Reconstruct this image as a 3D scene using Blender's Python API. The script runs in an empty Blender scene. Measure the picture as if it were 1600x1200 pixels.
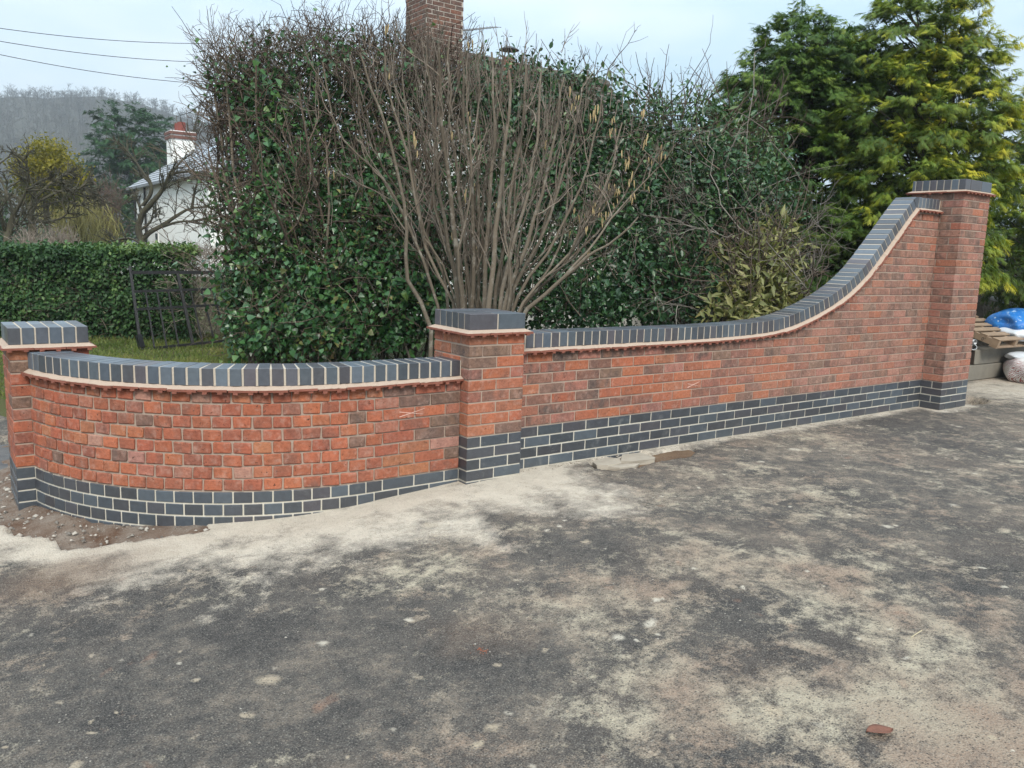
import bpy, bmesh, math, random
import numpy as np
from mathutils import Vector, Matrix
S = bpy.context.scene
COL = S.collection
random.seed(7); RNG = np.random.default_rng(11)
PI = math.pi
# ------------------------------------------------------------------ camera
TH, PITCH, ROLL, FPX = 0.63105, 0.159395, 0.033840, 1293.16
CAM = Vector((-3.3071, -4.5050, 1.5114))
ct, st, cp, sp = math.cos(TH), math.sin(TH), math.cos(PITCH), math.sin(PITCH)
R0 = Vector((ct, -st, 0)); F0 = Vector((st*cp, ct*cp, -sp)); U0 = Vector((st*sp, ct*sp, cp))
cr, sr = math.cos(ROLL), math.sin(ROLL)
RV = cr*R0 + sr*U0; UV = -sr*R0 + cr*U0
cam = bpy.data.cameras.new('camera'); co = bpy.data.objects.new('camera', cam); COL.objects.link(co)
co.matrix_world = Matrix(((RV.x, UV.x, -F0.x, CAM.x), (RV.y, UV.y, -F0.y, CAM.y), (RV.z, UV.z, -F0.z, CAM.z), (0, 0, 0, 1)))
cam.sensor_width = 36.0; cam.lens = FPX/1600*36.0; cam.clip_start = 0.05; cam.clip_end = 4000
S.camera = co
FH = Vector((st, ct, 0))                    # horizontal view direction
def at(u, v, d):
    """the place that lies d metres ahead (level distance) in the direction of photo position u, v"""
    r = F0*FPX + RV*(u-800) - UV*(v-600)
    return CAM + r*(d/r.dot(FH))
def atz(u, v, z):
    r = F0*FPX + RV*(u-800) - UV*(v-600)
    return CAM + r*((z-CAM.z)/r.z)
# ------------------------------------------------------------------ light
W = bpy.data.worlds.new('World'); S.world = W; W.use_nodes = True
wn = W.node_tree; wn.nodes.clear()
SUN_EL, SUN_AZ = math.radians(42), math.radians(243)      # azimuth in the scene's xy plane, from +x anticlockwise
sky = wn.nodes.new('ShaderNodeTexSky'); sky.sky_type = 'NISHITA'; sky.sun_disc = False
sky.sun_elevation = SUN_EL; sky.sun_rotation = PI/2 - SUN_AZ; sky.air_density = 1.0; sky.dust_density = 2.0
geo = wn.nodes.new('ShaderNodeTexCoord')
n1 = wn.nodes.new('ShaderNodeTexNoise'); n1.inputs['Scale'].default_value = 1.9; n1.inputs['Detail'].default_value = 5
mp = wn.nodes.new('ShaderNodeMapping'); mp.inputs['Scale'].default_value = (1, 1, 3.0)
wn.links.new(geo.outputs['Generated'], mp.inputs['Vector']); wn.links.new(mp.outputs['Vector'], n1.inputs['Vector'])
cr1 = wn.nodes.new('ShaderNodeValToRGB')
e = cr1.color_ramp.elements
e[0].position = 0.38; e[0].color = (2.0, 2.72, 3.25, 1); e[1].position = 0.60; e[1].color = (3.2, 3.52, 3.76, 1)
wn.links.new(n1.outputs['Fac'], cr1.inputs['Fac'])
mx = wn.nodes.new('ShaderNodeMix'); mx.data_type = 'RGBA'; mx.inputs[0].default_value = 0.88
wn.links.new(sky.outputs['Color'], mx.inputs[6]); 
# an overcast sky brightens evenly from the horizon to overhead
sx_ = wn.nodes.new('ShaderNodeSeparateXYZ'); wn.links.new(geo.outputs['Generated'], sx_.inputs[0])
mr = wn.nodes.new('ShaderNodeMapRange'); mr.inputs[1].default_value = 0.0; mr.inputs[2].default_value = 1.0; mr.inputs[3].default_value = 1.0; mr.inputs[4].default_value = 3.0
wn.links.new(sx_.outputs[2], mr.inputs[0])
vm = wn.nodes.new('ShaderNodeVectorMath'); vm.operation = 'SCALE'; wn.links.new(cr1.outputs['Color'], vm.inputs[0]); wn.links.new(mr.outputs[0], vm.inputs[3])
bg = wn.nodes.new('ShaderNodeBackground'); bg.inputs['Strength'].default_value = 0.1
wn.links.new(vm.outputs[0], mx.inputs[7]); wn.links.new(mx.outputs[2], bg.inputs['Color'])
wo = wn.nodes.new('ShaderNodeOutputWorld'); wn.links.new(bg.outputs[0], wo.inputs['Surface'])
sl = bpy.data.lights.new('sun', 'SUN'); sl.energy = 1.5; sl.angle = math.radians(22); sl.color = (1.0, 0.93, 0.83)
so = bpy.data.objects.new('sun', sl); COL.objects.link(so)
sd = Vector((math.cos(SUN_EL)*math.cos(SUN_AZ), math.cos(SUN_EL)*math.sin(SUN_AZ), math.sin(SUN_EL)))
so.rotation_euler = sd.to_track_quat('Z', 'Y').to_euler(); so.location = (0, -6, 12)
S.view_settings.view_transform = 'Standard'; S.view_settings.look = 'None'
S.view_settings.exposure = 1.2; S.view_settings.gamma = 1.0; S.view_settings.use_curve_mapping = False
S.render.engine = 'CYCLES'
S.cycles.max_bounces = 6; S.cycles.diffuse_bounces = 3; S.cycles.transparent_max_bounces = 6; S.cycles.use_denoising = True

# ------------------------------------------------------------------ helpers
def link(o, parent=None):
    COL.objects.link(o)
    if parent is not None: o.parent = parent
    return o
def tag(o, label=None, cat=None, group=None, kind=None):
    if label: o['label'] = label
    if cat: o['category'] = cat
    if group: o['group'] = group
    if kind: o['kind'] = kind
    return o
def thing(name, loc, label, cat, group=None):
    o = bpy.data.objects.new(name, None); o.location = loc; o.empty_display_size = .2
    COL.objects.link(o); return tag(o, label, cat, group, 'thing')
def np_mesh(name, V, loops, starts, mat=None, smooth=False, attrs=None):
    me = bpy.data.meshes.new(name)
    V = np.asarray(V, np.float32); loops = np.asarray(loops, np.int32); starts = np.asarray(starts, np.int32)
    me.vertices.add(len(V)); me.vertices.foreach_set('co', V.ravel())
    me.loops.add(len(loops)); me.loops.foreach_set('vertex_index', loops)
    me.polygons.add(len(starts)); me.polygons.foreach_set('loop_start', starts)
    if smooth: me.polygons.foreach_set('use_smooth', np.ones(len(starts), bool))
    me.update(calc_edges=True); me.validate()
    for k, a in (attrs or {}).items():
        t = me.attributes.new(k, 'FLOAT', 'POINT'); t.data.foreach_set('value', np.asarray(a, np.float32))
    if mat: me.materials.append(mat)
    return me
def quads(V, Q, name, mat, smooth=False, attrs=None):
    Q = np.asarray(Q, np.int32); return np_mesh(name, V, Q.ravel(), np.arange(len(Q))*Q.shape[1], mat, smooth, attrs)
def pymesh(name, V, F, mat=None, smooth=False):
    me = bpy.data.meshes.new(name); me.from_pydata([tuple(v) for v in V], [], F); me.update()
    if smooth:
        for p in me.polygons: p.use_smooth = True
    if mat: me.materials.append(mat)
    return me
def obj(name, me, parent=None, loc=None, rot=None):
    o = bpy.data.objects.new(name, me)
    if loc is not None: o.location = loc
    if rot is not None: o.rotation_euler = rot
    return link(o, parent)
def box_vf(x0, x1, y0, y1, z0, z1):
    V = [(x, y, z) for z in (z0, z1) for y in (y0, y1) for x in (x0, x1)]
    F = [(0,2,3,1), (4,5,7,6), (0,1,5,4), (2,6,7,3), (0,4,6,2), (1,3,7,5)]
    return V, F
def bevel_box(name, dims, bev, jit, mat, seed=0, origin=(0, 0, 0)):
    """box with its front lower left corner at origin, chamfered and a little uneven"""
    rr = random.Random(seed); bm = bmesh.new()
    V, F = box_vf(0, dims[0], 0, dims[1], 0, dims[2])
    vs = [bm.verts.new(v) for v in V]
    for f in F: bm.faces.new([vs[i] for i in f])
    for v in bm.verts: v.co += Vector((rr.uniform(-jit, jit), rr.uniform(-jit, jit)*.7, rr.uniform(-jit, jit)))
    if bev: bmesh.ops.bevel(bm, geom=list(bm.edges), offset=bev, segments=1, affect='EDGES', profile=.6)
    for v in bm.verts: v.co += Vector((rr.uniform(-1, 1), rr.uniform(-1, 1)*.6, rr.uniform(-1, 1)))*jit*.5 + Vector(origin)
    bmesh.ops.recalc_face_normals(bm, faces=bm.faces)
    me = bpy.data.meshes.new(name); bm.to_mesh(me); bm.free()
    if mat: me.materials.append(mat)
    return me
class MB:
    """collects shapes for one mesh"""
    def __init__(s): s.V = []; s.F = []
    def add(s, V, F):
        b = len(s.V); s.V += [tuple(v) for v in V]; s.F += [tuple(i+b for i in f) for f in F]
    def box(s, *a): s.add(*box_vf(*a))
    def bar(s, a, b, r, n=6, r2=None):
        a, b = Vector(a), Vector(b); d = (b-a).normalized(); u = d.orthogonal().normalized(); w = d.cross(u)
        r2 = r if r2 is None else r2
        V = [a+(u*math.cos(t)+w*math.sin(t))*r for t in [2*PI*i/n for i in range(n)]] + [b+(u*math.cos(t)+w*math.sin(t))*r2 for t in [2*PI*i/n for i in range(n)]]
        s.add(V, [(i, (i+1) % n, n+(i+1) % n, n+i) for i in range(n)] + [tuple(range(n))[::-1], tuple(range(n, 2*n))])
    def obar(s, a, b, w, h):
        """square bar"""
        a, b = Vector(a), Vector(b); d = (b-a).normalized(); up = Vector((0, 0, 1)) if abs(d.z) < .9 else Vector((0, 1, 0))
        u = d.cross(up).normalized(); v = u.cross(d)
        V = [p+u*i*w/2+v*j*h/2 for p in (a, b) for i, j in ((-1, -1), (1, -1), (1, 1), (-1, 1))]
        s.add(V, [(0, 1, 5, 4), (1, 2, 6, 5), (2, 3, 7, 6), (3, 0, 4, 7), (3, 2, 1, 0), (4, 5, 6, 7)])
    def build(s, name, mat, parent=None, smooth=False, loc=None, rot=None):
        return obj(name, pymesh(name, s.V, s.F, mat, smooth), parent, loc, rot)

# ------------------------------------------------------------------ node materials
class NT:
    def __init__(s, name):
        s.m = bpy.data.materials.new(name); s.m.use_nodes = True; s.t = s.m.node_tree; s.t.nodes.clear()
        s.out = s.t.nodes.new('ShaderNodeOutputMaterial')
    def n(s, typ, **kw):
        nd = s.t.nodes.new('ShaderNode'+typ)
        for k, v in kw.items():
            if k.startswith('_'): setattr(nd, k[1:], v)
            else:
                key = int(k[1:]) if k[0] == 'i' and k[1:].isdigit() else k.replace('__', ' ')
                sock = nd.inputs[key]
                if isinstance(v, bpy.types.NodeSocket): s.t.links.new(v, sock)
                else: sock.default_value = v
        return nd
    def noise(s, vec, scale, detail=4, rough=.55, dist=0):
        return s.n('TexNoise', Vector=vec, Scale=scale, Detail=detail, Roughness=rough, Distortion=dist).outputs['Fac']
    def ramp(s, fac, stops, interp='LINEAR'):
        nd = s.n('ValToRGB', Fac=fac); r = nd.color_ramp; r.interpolation = interp
        while len(r.elements) < len(stops): r.elements.new(0.5)
        for e, (p, c) in zip(r.elements, stops):
            e.position = p; e.color = c if len(c) == 4 else (*c, 1)
        return nd.outputs['Color']
    def step(s, fac, a, b):
        """0 below a, 1 above b"""
        return s.n('MapRange', Value=fac, i1=a, i2=b).outputs[0]
    def mix(s, f, a, b, mode='MIX'):
        nd = s.n('Mix', _data_type='RGBA', _blend_type=mode)
        for k, v in ((0, f), (6, a), (7, b)):
            if isinstance(v, bpy.types.NodeSocket): s.t.links.new(v, nd.inputs[k])
            else: nd.inputs[k].default_value = v if k == 0 else (*v, 1) if len(v) == 3 else v
        return nd.outputs[2]
    def math(s, op, a, b=0.0, clamp=False):
        nd = s.n('Math', _operation=op, _use_clamp=clamp)
        for k, v in ((0, a), (1, b)):
            if isinstance(v, bpy.types.NodeSocket): s.t.links.new(v, nd.inputs[k])
            else: nd.inputs[k].default_value = v
        return nd.outputs[0]
    def coord(s, which='Object', scale=None, rnd=False):
        v = s.n('TexCoord').outputs[which]
        if rnd:
            r = s.n('ObjectInfo').outputs['Random']
            v = s.n('VectorMath', _operation='ADD', i0=v, i1=s.n('CombineXYZ', X=s.math('MULTIPLY', r, 37.), Y=s.math('MULTIPLY', r, 91.), Z=s.math('MULTIPLY', r, 53.)).outputs[0]).outputs[0]
        if scale: v = s.n('Mapping', Vector=v, Scale=scale).outputs[0]
        return v
    def bump(s, h, strength=.3, dist=.01, normal=None):
        nd = s.n('Bump', Height=h, Strength=strength, Distance=dist)
        if normal: s.t.links.new(normal, nd.inputs['Normal'])
        return nd.outputs[0]
    def finish(s, color, rough=.85, normal=None, spec=.4, extra=None, trans=0.0, tcol=None, metal=0.0):
        kw = dict(Roughness=rough, Metallic=metal)
        b = s.n('BsdfPrincipled', **kw); b.inputs['Specular IOR Level'].default_value = spec
        if isinstance(color, bpy.types.NodeSocket): s.t.links.new(color, b.inputs['Base Color'])
        else: b.inputs['Base Color'].default_value = (*color, 1)
        if normal: s.t.links.new(normal, b.inputs['Normal'])
        sh = b.outputs[0]
        if trans:
            t = s.n('BsdfTranslucent'); c = tcol if tcol is not None else color
            if isinstance(c, bpy.types.NodeSocket): s.t.links.new(c, t.inputs['Color'])
            else: t.inputs['Color'].default_value = (*c, 1)
            sh = s.n('MixShader', Fac=trans, i1=sh, i2=t.outputs[0]).outputs[0]
        s.t.links.new(sh, s.out.inputs['Surface'])
        return s.m
def m_plain(name, col, rough=.8, var=.25, scale=12., bump=.2, spec=.3, metal=0.0, rnd=True):
    t = NT(name); v = t.coord(rnd=rnd)
    a = t.noise(v, scale, 6, .6); b = t.noise(v, scale*9, 3)
    c = t.mix(a, tuple(x*(1-var) for x in col), tuple(min(1, x*(1+var)) for x in col))
    c = t.mix(t.math('MULTIPLY', b, var), c, tuple(x*.6 for x in col))
    return t.finish(c, rough, t.bump(t.math('ADD', a, b), bump, .004), spec, metal=metal)
def m_brick():
    t = NT('red_brick'); v = t.coord(rnd=True); oi = t.n('ObjectInfo')
    base = oi.outputs['Color']; al = oi.outputs['Alpha']
    vb = t.n('Mapping', Vector=v, Scale=(1.0, 1.0, .55)).outputs[0]
    band = t.step(t.noise(vb, 11, 3, .5, .4), .42, .62)
    fine = t.noise(v, 55, 5, .65); speck = t.noise(v, 260, 3, .6)
    c = t.mix(t.math('MULTIPLY', band, al), base, (.075, .066, .064))
    c = t.mix(t.step(fine, .25, .8), t.mix(.5, c, (.035, .018, .012)), t.mix(.15, c, (.6, .34, .24)))
    drag = t.noise(t.n('Mapping', Vector=v, Scale=(1, 1, 3.5)).outputs[0], 30, 5, .75, .6); c = t.mix(t.math('MULTIPLY', t.step(drag, .54, .66), .45), c, t.mix(.75, c, (.06, .03, .022)))
    c = t.mix(t.math('MULTIPLY', t.step(t.noise(v, 24, 4, .6), .52, .74), .42), c, (.46, .31, .25))
    pit = t.step(t.noise(v, 75, 2, .5, .9), .67, .72)
    c = t.mix(t.math('MULTIPLY', pit, .85), c, (.03, .014, .01))
    c = t.mix(t.math('MULTIPLY', t.step(speck, .58, .72), .25), c, (.5, .33, .26))
    h = t.math('SUBTRACT', t.math('ADD', t.math('MULTIPLY', fine, 1.4), t.math('MULTIPLY', speck, .6)), t.math('MULTIPLY', pit, 1.2))
    return t.finish(c, .88, t.bump(h, .55, .0035), .25)
def m_blue():
    t = NT('blue_engineering_brick'); v = t.coord(rnd=True); oi = t.n('ObjectInfo')
    fine = t.noise(v, 40, 5, .6)
    c = t.mix(fine, t.mix(.45, oi.outputs['Color'], (.012, .012, .016)), t.mix(.22, oi.outputs['Color'], (.16, .2, .24)))
    vs = t.n('Mapping', Vector=v, Rotation=(0, .6, 0), Scale=(1, 1, 6)).outputs[0]
    smear = t.math('ADD', t.math('MULTIPLY', t.step(t.noise(vs, 22, 4, .75, 1.6), .62, .68), t.step(t.noise(v, 9, 2), .48, .6)), t.math('MULTIPLY', t.step(t.noise(v, 14, 5, .7), .55, .8), .35))
    c = t.mix(t.math('MULTIPLY', smear, oi.outputs['Alpha']), c, (.38, .38, .35))
    h = t.noise(v, 120, 4, .6)
    r = t.n('MapRange', Value=fine, i1=.2, i2=.8, i3=.40, i4=.58).outputs[0]
    m = t.finish(c, r, t.bump(h, .2, .002), .8)
    b = [q for q in m.node_tree.nodes if q.type == 'BSDF_PRINCIPLED'][0]; b.inputs['Coat Weight'].default_value = .35; b.inputs['Coat Roughness'].default_value = .3
    return m
def m_mortar(name, col, dark=.75, scale=30):
    t = NT(name); v = t.coord()
    a = t.noise(v, 5, 4, .6); b = t.noise(v, scale*4, 4, .7)
    c = t.mix(a, tuple(x*dark for x in col), col)
    c = t.mix(t.math('MULTIPLY', t.step(b, .5, .75), .35), c, tuple(x*.5 for x in col))
    return t.finish(c, .95, t.bump(b, .7, .004), .15)
# ------------------------------------------------------------------ masonry
MR = m_brick(); MBL = m_blue()
MO_RED = m_mortar('mortar_between_red_bricks', (.40, .315, .255))
MO_BLUE = m_mortar('mortar_between_blue_bricks', (.60, .565, .48))
MO_TOP = m_mortar('mortar_under_coping', (.43, .335, .265), .85)
MO_CAP = m_mortar('mortar_between_copings', (.50, .44, .36), .85)
MT = m_plain('clay_tile', (.23, .085, .058), .85, .35, 25, .4)
ZB = 0.30                                   # top of the blue courses along the tall walls
CH = 0.075
_bc = {}
def brick_mesh(L, D, H=.065, kind='r', n=6, bev=None, jit=None):
    key = (round(L, 3), round(D, 3), round(H, 3), kind)
    if key not in _bc:
        bv, jt = {'r': (.0027, .0011), 'h': (.0052, .0030), 'b': (.0022, .0006), 'c': (.0025, .0007)}[kind]
        _bc[key] = [bevel_box('brick', (L, D, H), bv, jt, MR if kind in 'rh' else MBL, seed=int(L*3e4+D*7e3+H*900)+ord(kind)*31+i) for i in range(n)]
    return random.choice(_bc[key])
RED_A = [((.45,.13,.06), .2), ((.41,.11,.055), .25), ((.37,.10,.055), .35), ((.33,.09,.05), .3), ((.44,.155,.075), .2), ((.37,.13,.09), .3), ((.43,.22,.17), .15), ((.17,.105,.08), .6)]
WT_CURVE = [22, 24, 20, 16, 8, 8, 5, 4]
WT_CURVE_END = [10, 12, 12, 10, 14, 8, 3, 12]
RED_B = [((.45,.135,.065), .15), ((.41,.115,.058), .35), ((.34,.125,.085), .55), ((.30,.13,.098), .75), ((.235,.115,.083), .9), ((.40,.165,.125), .45), ((.44,.15,.08), .25), ((.21,.13,.10), .8)]
WT_NEAR = [16, 14, 14, 14, 14, 8, 10, 8]
WT_FAR = [3, 12, 18, 22, 18, 20, 4, 12]
def red(o, pal, wt):
    c, a = random.choices(pal, wt)[0]; k = random.uniform(.88, 1.12)
    o.color = (c[0]*k, c[1]*k*random.uniform(.93, 1.07), c[2]*k, min(1, a*random.uniform(.5, 1.5)))
BLUES = [(.036,.045,.058), (.046,.059,.074), (.026,.029,.038), (.038,.029,.034), (.052,.068,.084), (.028,.038,.052), (.040,.038,.046), (.028,.026,.030)]
def blue(o, smear=.5):
    c = random.choice(BLUES); k = random.uniform(.45, 1.25)*(1.7 if o.name.startswith('coping') else 1); o.color = (c[0]*k, c[1]*k, c[2]*k, smear*random.uniform(.3, 1.3))
def put_brick(name, me, M, parent):
    o = bpy.data.objects.new(name, me); o.matrix_world = M; COL.objects.link(o)
    o.parent = parent; o.matrix_parent_inverse = Matrix.Translation(-Vector(parent.location))
    return o
def place(x, y, z, ang=0.0, tilt=0.0):
    return Matrix.Translation((x, y, z)) @ Matrix.Rotation(ang, 4, 'Z') @ Matrix.Rotation(tilt, 4, 'Y')
J = lambda a: random.uniform(-a, a)

# --- creasing tiles and coping along a path of frames ---
def tile_mesh(L, D, seed):
    """plain clay tile, nibs hanging under its front edge"""
    mb = MB(); mb.box(0, L, 0, D, 0, .011)
    for x in ((L*.24, L*.76) if L > .1 else (L*.5,)):
        mb.add(*box_vf(x-.013, x+.013, .001, .024, -.013, .0))
    me = pymesh('tile', mb.V, mb.F, MT); rr = random.Random(seed)
    for v in me.vertices: v.co += Vector((rr.uniform(-1, 1)*.001, rr.uniform(-1, 1)*.002, rr.uniform(-1, 1)*.0015))
    return me
_tm = {}
def tile(L, D):
    k = (round(L, 2), round(D, 2))
    if k not in _tm: _tm[k] = [tile_mesh(L, D, i) for i in range(5)]
    return random.choice(_tm[k])

def frame_on(p, t, up):
    """matrix with x along t, z along up, origin p"""
    t = Vector(t).normalized(); up = Vector(up); up = (up - t*up.dot(t)).normalized(); y = up.cross(t)
    return Matrix(((t.x, y.x, up.x, p[0]), (t.y, y.y, up.y, p[1]), (t.z, y.z, up.z, p[2]), (0, 0, 0, 1)))

def sweep_mesh(name, path, prof, mat, smooth=False, cap=True):
    """path: list of matrices (x along), prof: closed list of (y, z)"""
    V = []; n = len(prof)
    for M in path: V += [M @ Vector((0, y, z)) for y, z in prof]
    F = [(i*n+k, i*n+(k+1) % n, (i+1)*n+(k+1) % n, (i+1)*n+k) for i in range(len(path)-1) for k in range(n)]
    if cap: F += [tuple(range(n)), tuple(range(len(V)-n, len(V)))[::-1]]
    me = pymesh(name, V, F, mat, smooth)
    bm = bmesh.new(); bm.from_mesh(me); bmesh.ops.recalc_face_normals(bm, faces=bm.faces); bm.to_mesh(me); bm.free()
    return me
OVER = .042
def rough_path(path, amp=.003):
    out = []
    for M in path:
        out.append(M @ Matrix.Translation((0, J(amp), J(amp*.6))))
    return out

# ================= swept wall (local x along, front face y = 0)
X0, X1 = 0.012, 5.40
_pts = [(-1, .555), (0, .555), (.8, .555), (1.5, .555), (1.9, .556), (2.3, .564), (2.6, .576), (2.83, .592), (3.07, .631), (3.26, .680), (3.47, .742), (3.7, .824), (3.87, .905), (4.03, .996), (4.145, 1.07), (4.22, 1.130), (4.42, 1.305), (4.61, 1.480), (4.77, 1.630), (4.935, 1.776)]
_px, _pz = np.array(_pts).T
_xs = np.linspace(-1, 4.935, 1200); _zs = np.interp(_xs, _px, _pz)
_k = np.exp(-np.linspace(-2.5, 2.5, 81)**2/2); _k /= _k.sum()
_ext = np.concatenate([np.full(40, _zs[0]), _zs, _zs[-1]+np.arange(1, 41)*(_zs[-1]-_zs[-2])]); _zs = np.convolve(_ext, _k, 'valid')
TOPX, TOPZ = 4.935, float(_zs[-1])
def hcop(x):
    return TOPZ if x >= TOPX else float(np.interp(x, _xs, _zs))
wall = thing('swept_wall', (2.7, .1, 0), 'long red brick wall whose coping sweeps up towards the tall pillar', 'wall')
# mortar core
def core_poly(z0, z1fn, y0, y1, xa, xb, name, mat, par):
    xs = [xa] + [x for x in np.arange(math.ceil(xa/.05)*.05, xb, .05) if xa+.005 < x < xb-.005] + [TOPX, xb]
    xs = sorted(set(round(float(x), 4) for x in xs if xa <= x <= xb))
    V = []
    for x in xs: V += [(x, y0, z0), (x, y0, z1fn(x)), (x, y1, z1fn(x)), (x, y1, z0)]
    F = [(i*4+k, i*4+(k+1) % 4, i*4+4+(k+1) % 4, i*4+4+k) for i in range(len(xs)-1) for k in range(4)] + [(3, 2, 1, 0), tuple(range(len(V)-4, len(V)))]
    me = pymesh(name, V, F, mat)
    bm = bmesh.new(); bm.from_mesh(me); bmesh.ops.recalc_face_normals(bm, faces=bm.faces); bm.to_mesh(me); bm.free()
    o = obj(name, me, par); o.matrix_parent_inverse = Matrix.Translation(-Vector(par.location)); return o
core_poly(ZB-.005, lambda x: ZB+hcop(x)-.028, .0055, .21, X0, X1, 'mortar_bed', MO_RED, wall)
core_poly(-.5, lambda x: ZB-.0055, .0045, .208, X0, X1, 'mortar_bed', MO_BLUE, wall)
def clip_brick(L, D, H, x, z, kind='r'):
    """brick cut along the sweep; None when nothing is left"""
    bm = bmesh.new(); bm.from_mesh(brick_mesh(L, D, H, kind))
    off = -.031
    xm = min(max(x+L/2, 0), TOPX-.001)
    # cut on the tangent at the place where the curve crosses the brick's mid height
    lo, hi = x-.05, min(x+L+.05, TOPX)
    for _ in range(30):
        mid = (lo+hi)/2
        if hcop(mid)+off < z+H/2: lo = mid
        else: hi = mid
    xm = min(max(lo, x), min(x+L, TOPX-.002)); dz = (hcop(xm+.001)-hcop(xm-.001))/.002
    n = Vector((-dz, 0, 1)).normalized(); p = Vector((xm-x, 0, hcop(xm)+off-z))
    geom = list(bm.verts)+list(bm.edges)+list(bm.faces)
    r = bmesh.ops.bisect_plane(bm, geom=geom, plane_co=p, plane_no=n, clear_outer=True, dist=1e-5)
    ed = [g for g in r['geom_cut'] if isinstance(g, bmesh.types.BMEdge)]
    if ed: bmesh.ops.edgeloop_fill(bm, edges=ed)
    if len(bm.verts) < 4 or (max(v.co.z for v in bm.verts)-min(v.co.z for v in bm.verts)) < .012 or (max(v.co.x for v in bm.verts)-min(v.co.x for v in bm.verts)) < .02:
        bm.free(); return None
    me = bpy.data.meshes.new('brick'); bm.to_mesh(me); bm.free(); me.materials.append(MR)
    return me
cross_brick = None
for r in range(-6, 23):
    z = ZB+r*CH; k0 = 0.0 if r % 2 else .1125
    zz = z+.005
    xs = [X0-.0]; x = k0 if k0 > X0+.03 else k0+.225
    while x < X1-.03: xs.append(x); x += .225
    xs.append(X1)
    for a, b in zip(xs[:-1], xs[1:]):
        xa = a+(.005 if a > X0+.001 else .001); L = b-.005-xa
        if b >= X1-.001: L = X1-.003-xa
        L = round(L, 3)
        if L < .03: continue
        xm = a
        if r >= 0:
            top_need = zz+.065; hl = min(hcop(xa), hcop(xa+L)) + ZB - .031; hh = max(hcop(xa), hcop(xa+L)) + ZB - .031
            if hh < zz+.012: continue
            if hl >= top_need-.002: me = brick_mesh(L, .1025, .065, 'r')
            else:
                me = clip_brick(L, .1025, .065, xa, zz-ZB)
                if me is None: continue
            o = put_brick('brick', me, place(xa, J(.0015), zz+J(.001), 0, J(.003)), wall)
            f = min(1, max(0, (xa-.8)/2.6))
            red(o, RED_B, [n*(1-f)+g*f for n, g in zip(WT_NEAR, WT_FAR)])
            if f > .2:     # cement dust left on the far part of the wall
                c = o.color; q = f*.32*random.uniform(.6, 1.3); o.color = (c[0]*(1-q)+.45*q, c[1]*(1-q)+.285*q, c[2]*(1-q)+.22*q, c[3]*(1-.3*f))
            if r == 2 and abs(xa-1.69) < .12: cross_brick = (xa, zz, o)
        else:
            o = put_brick('engineering_brick', brick_mesh(L, .1025, .065, 'b'), place(xa, J(.001), zz, 0, J(.002)), wall); blue(o, .8)
# coping path
def coping_path(step):
    """points along the bottom of the coping by arc length"""
    xs = np.concatenate([np.linspace(X0, TOPX, 2500)]); zs = np.array([hcop(x) for x in xs])
    s = np.concatenate([[0], np.cumsum(np.hypot(np.diff(xs), np.diff(zs)))])
    return xs, zs, s
_cx, _cz, _cs = coping_path(.01)
def cpt(s):
    x = float(np.interp(s, _cs, _cx)); z = float(np.interp(s, _cs, _cz))
    x2 = float(np.interp(s+.004, _cs, _cx)); z2 = float(np.interp(s+.004, _cs, _cz)); x1 = float(np.interp(s-.004, _cs, _cx)); z1 = float(np.interp(s-.004, _cs, _cz))
    a = math.atan2(z2-z1, x2-x1)
    return x, z+ZB, a
def cframe(s): x, z, a = cpt(s); return Matrix.Translation((x, 0, z)) @ Matrix.Rotation(-a, 4, 'Y')
SL = float(_cs[-1])
nb = int(SL/.0752); pit = SL/nb
slope_path = [cframe(s) for s in np.linspace(.0, SL-.001, 130)]
a_end = cpt(SL-.01)[2]
lev = [Matrix.Translation((x, 0, ZB+TOPZ)) for x in np.linspace(TOPX, X1, 14)]
miter = Matrix.Translation((TOPX, 0, ZB+TOPZ)) @ Matrix.Rotation(-a_end/2, 4, 'Y')
def add_local(o, par): o.parent = par; o.matrix_parent_inverse = Matrix.Translation(-Vector(par.location)); return o
add_local(obj('mortar_joint', sweep_mesh('mortar_joint', slope_path, [(.004, .001), (.004, .1), (.211, .1), (.211, .001)], MO_CAP)), wall)
add_local(obj('mortar_joint', sweep_mesh('mortar_joint', [Matrix.Translation((TOPX-.02, 0, ZB+TOPZ))]+lev[1:], [(.0045, .002), (.0045, .0995), (.2105, .0995), (.2105, .002)], MO_CAP)), wall)
for i in range(nb):
    M = cframe((i+.5)*pit) @ Matrix.Translation((-.0325, J(.002), J(.0012)))
    o = put_brick('coping_brick', brick_mesh(.065, .215, .1025, 'c'), M, wall); blue(o, .25)
# wedge brick that turns the corner, then the level copings
h = .1025; wt = h*math.tan(a_end/2)
sinA, cosA = math.sin(a_end), math.cos(a_end)
Vw = []
for y in (0.0005, .2145): Vw += [(TOPX-.004, y, ZB+TOPZ), (TOPX+.03, y, ZB+TOPZ), (TOPX+.034, y, ZB+TOPZ+h), (TOPX-sinA*h*.35, y, ZB+TOPZ+h), (TOPX-sinA*h+.008, y, ZB+TOPZ+cosA*h+.001)]
o = add_local(obj('coping_brick', pymesh('coping_brick', Vw, [(0,1,2,3,4), (9,8,7,6,5), (0,5,6,1), (1,6,7,2), (2,7,8,3), (3,8,9,4), (4,9,5,0)], MBL)), wall); blue(o, .2)
x = TOPX+.043
while x+.05 < X1-.01:
    w = min(.058, X1-.003-x)
    o = put_brick('coping_brick', brick_mesh(round(w, 3), .215, .1025, 'c'), place(x, J(.001), ZB+TOPZ+J(.001)), wall); blue(o, .2); x += .068
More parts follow.
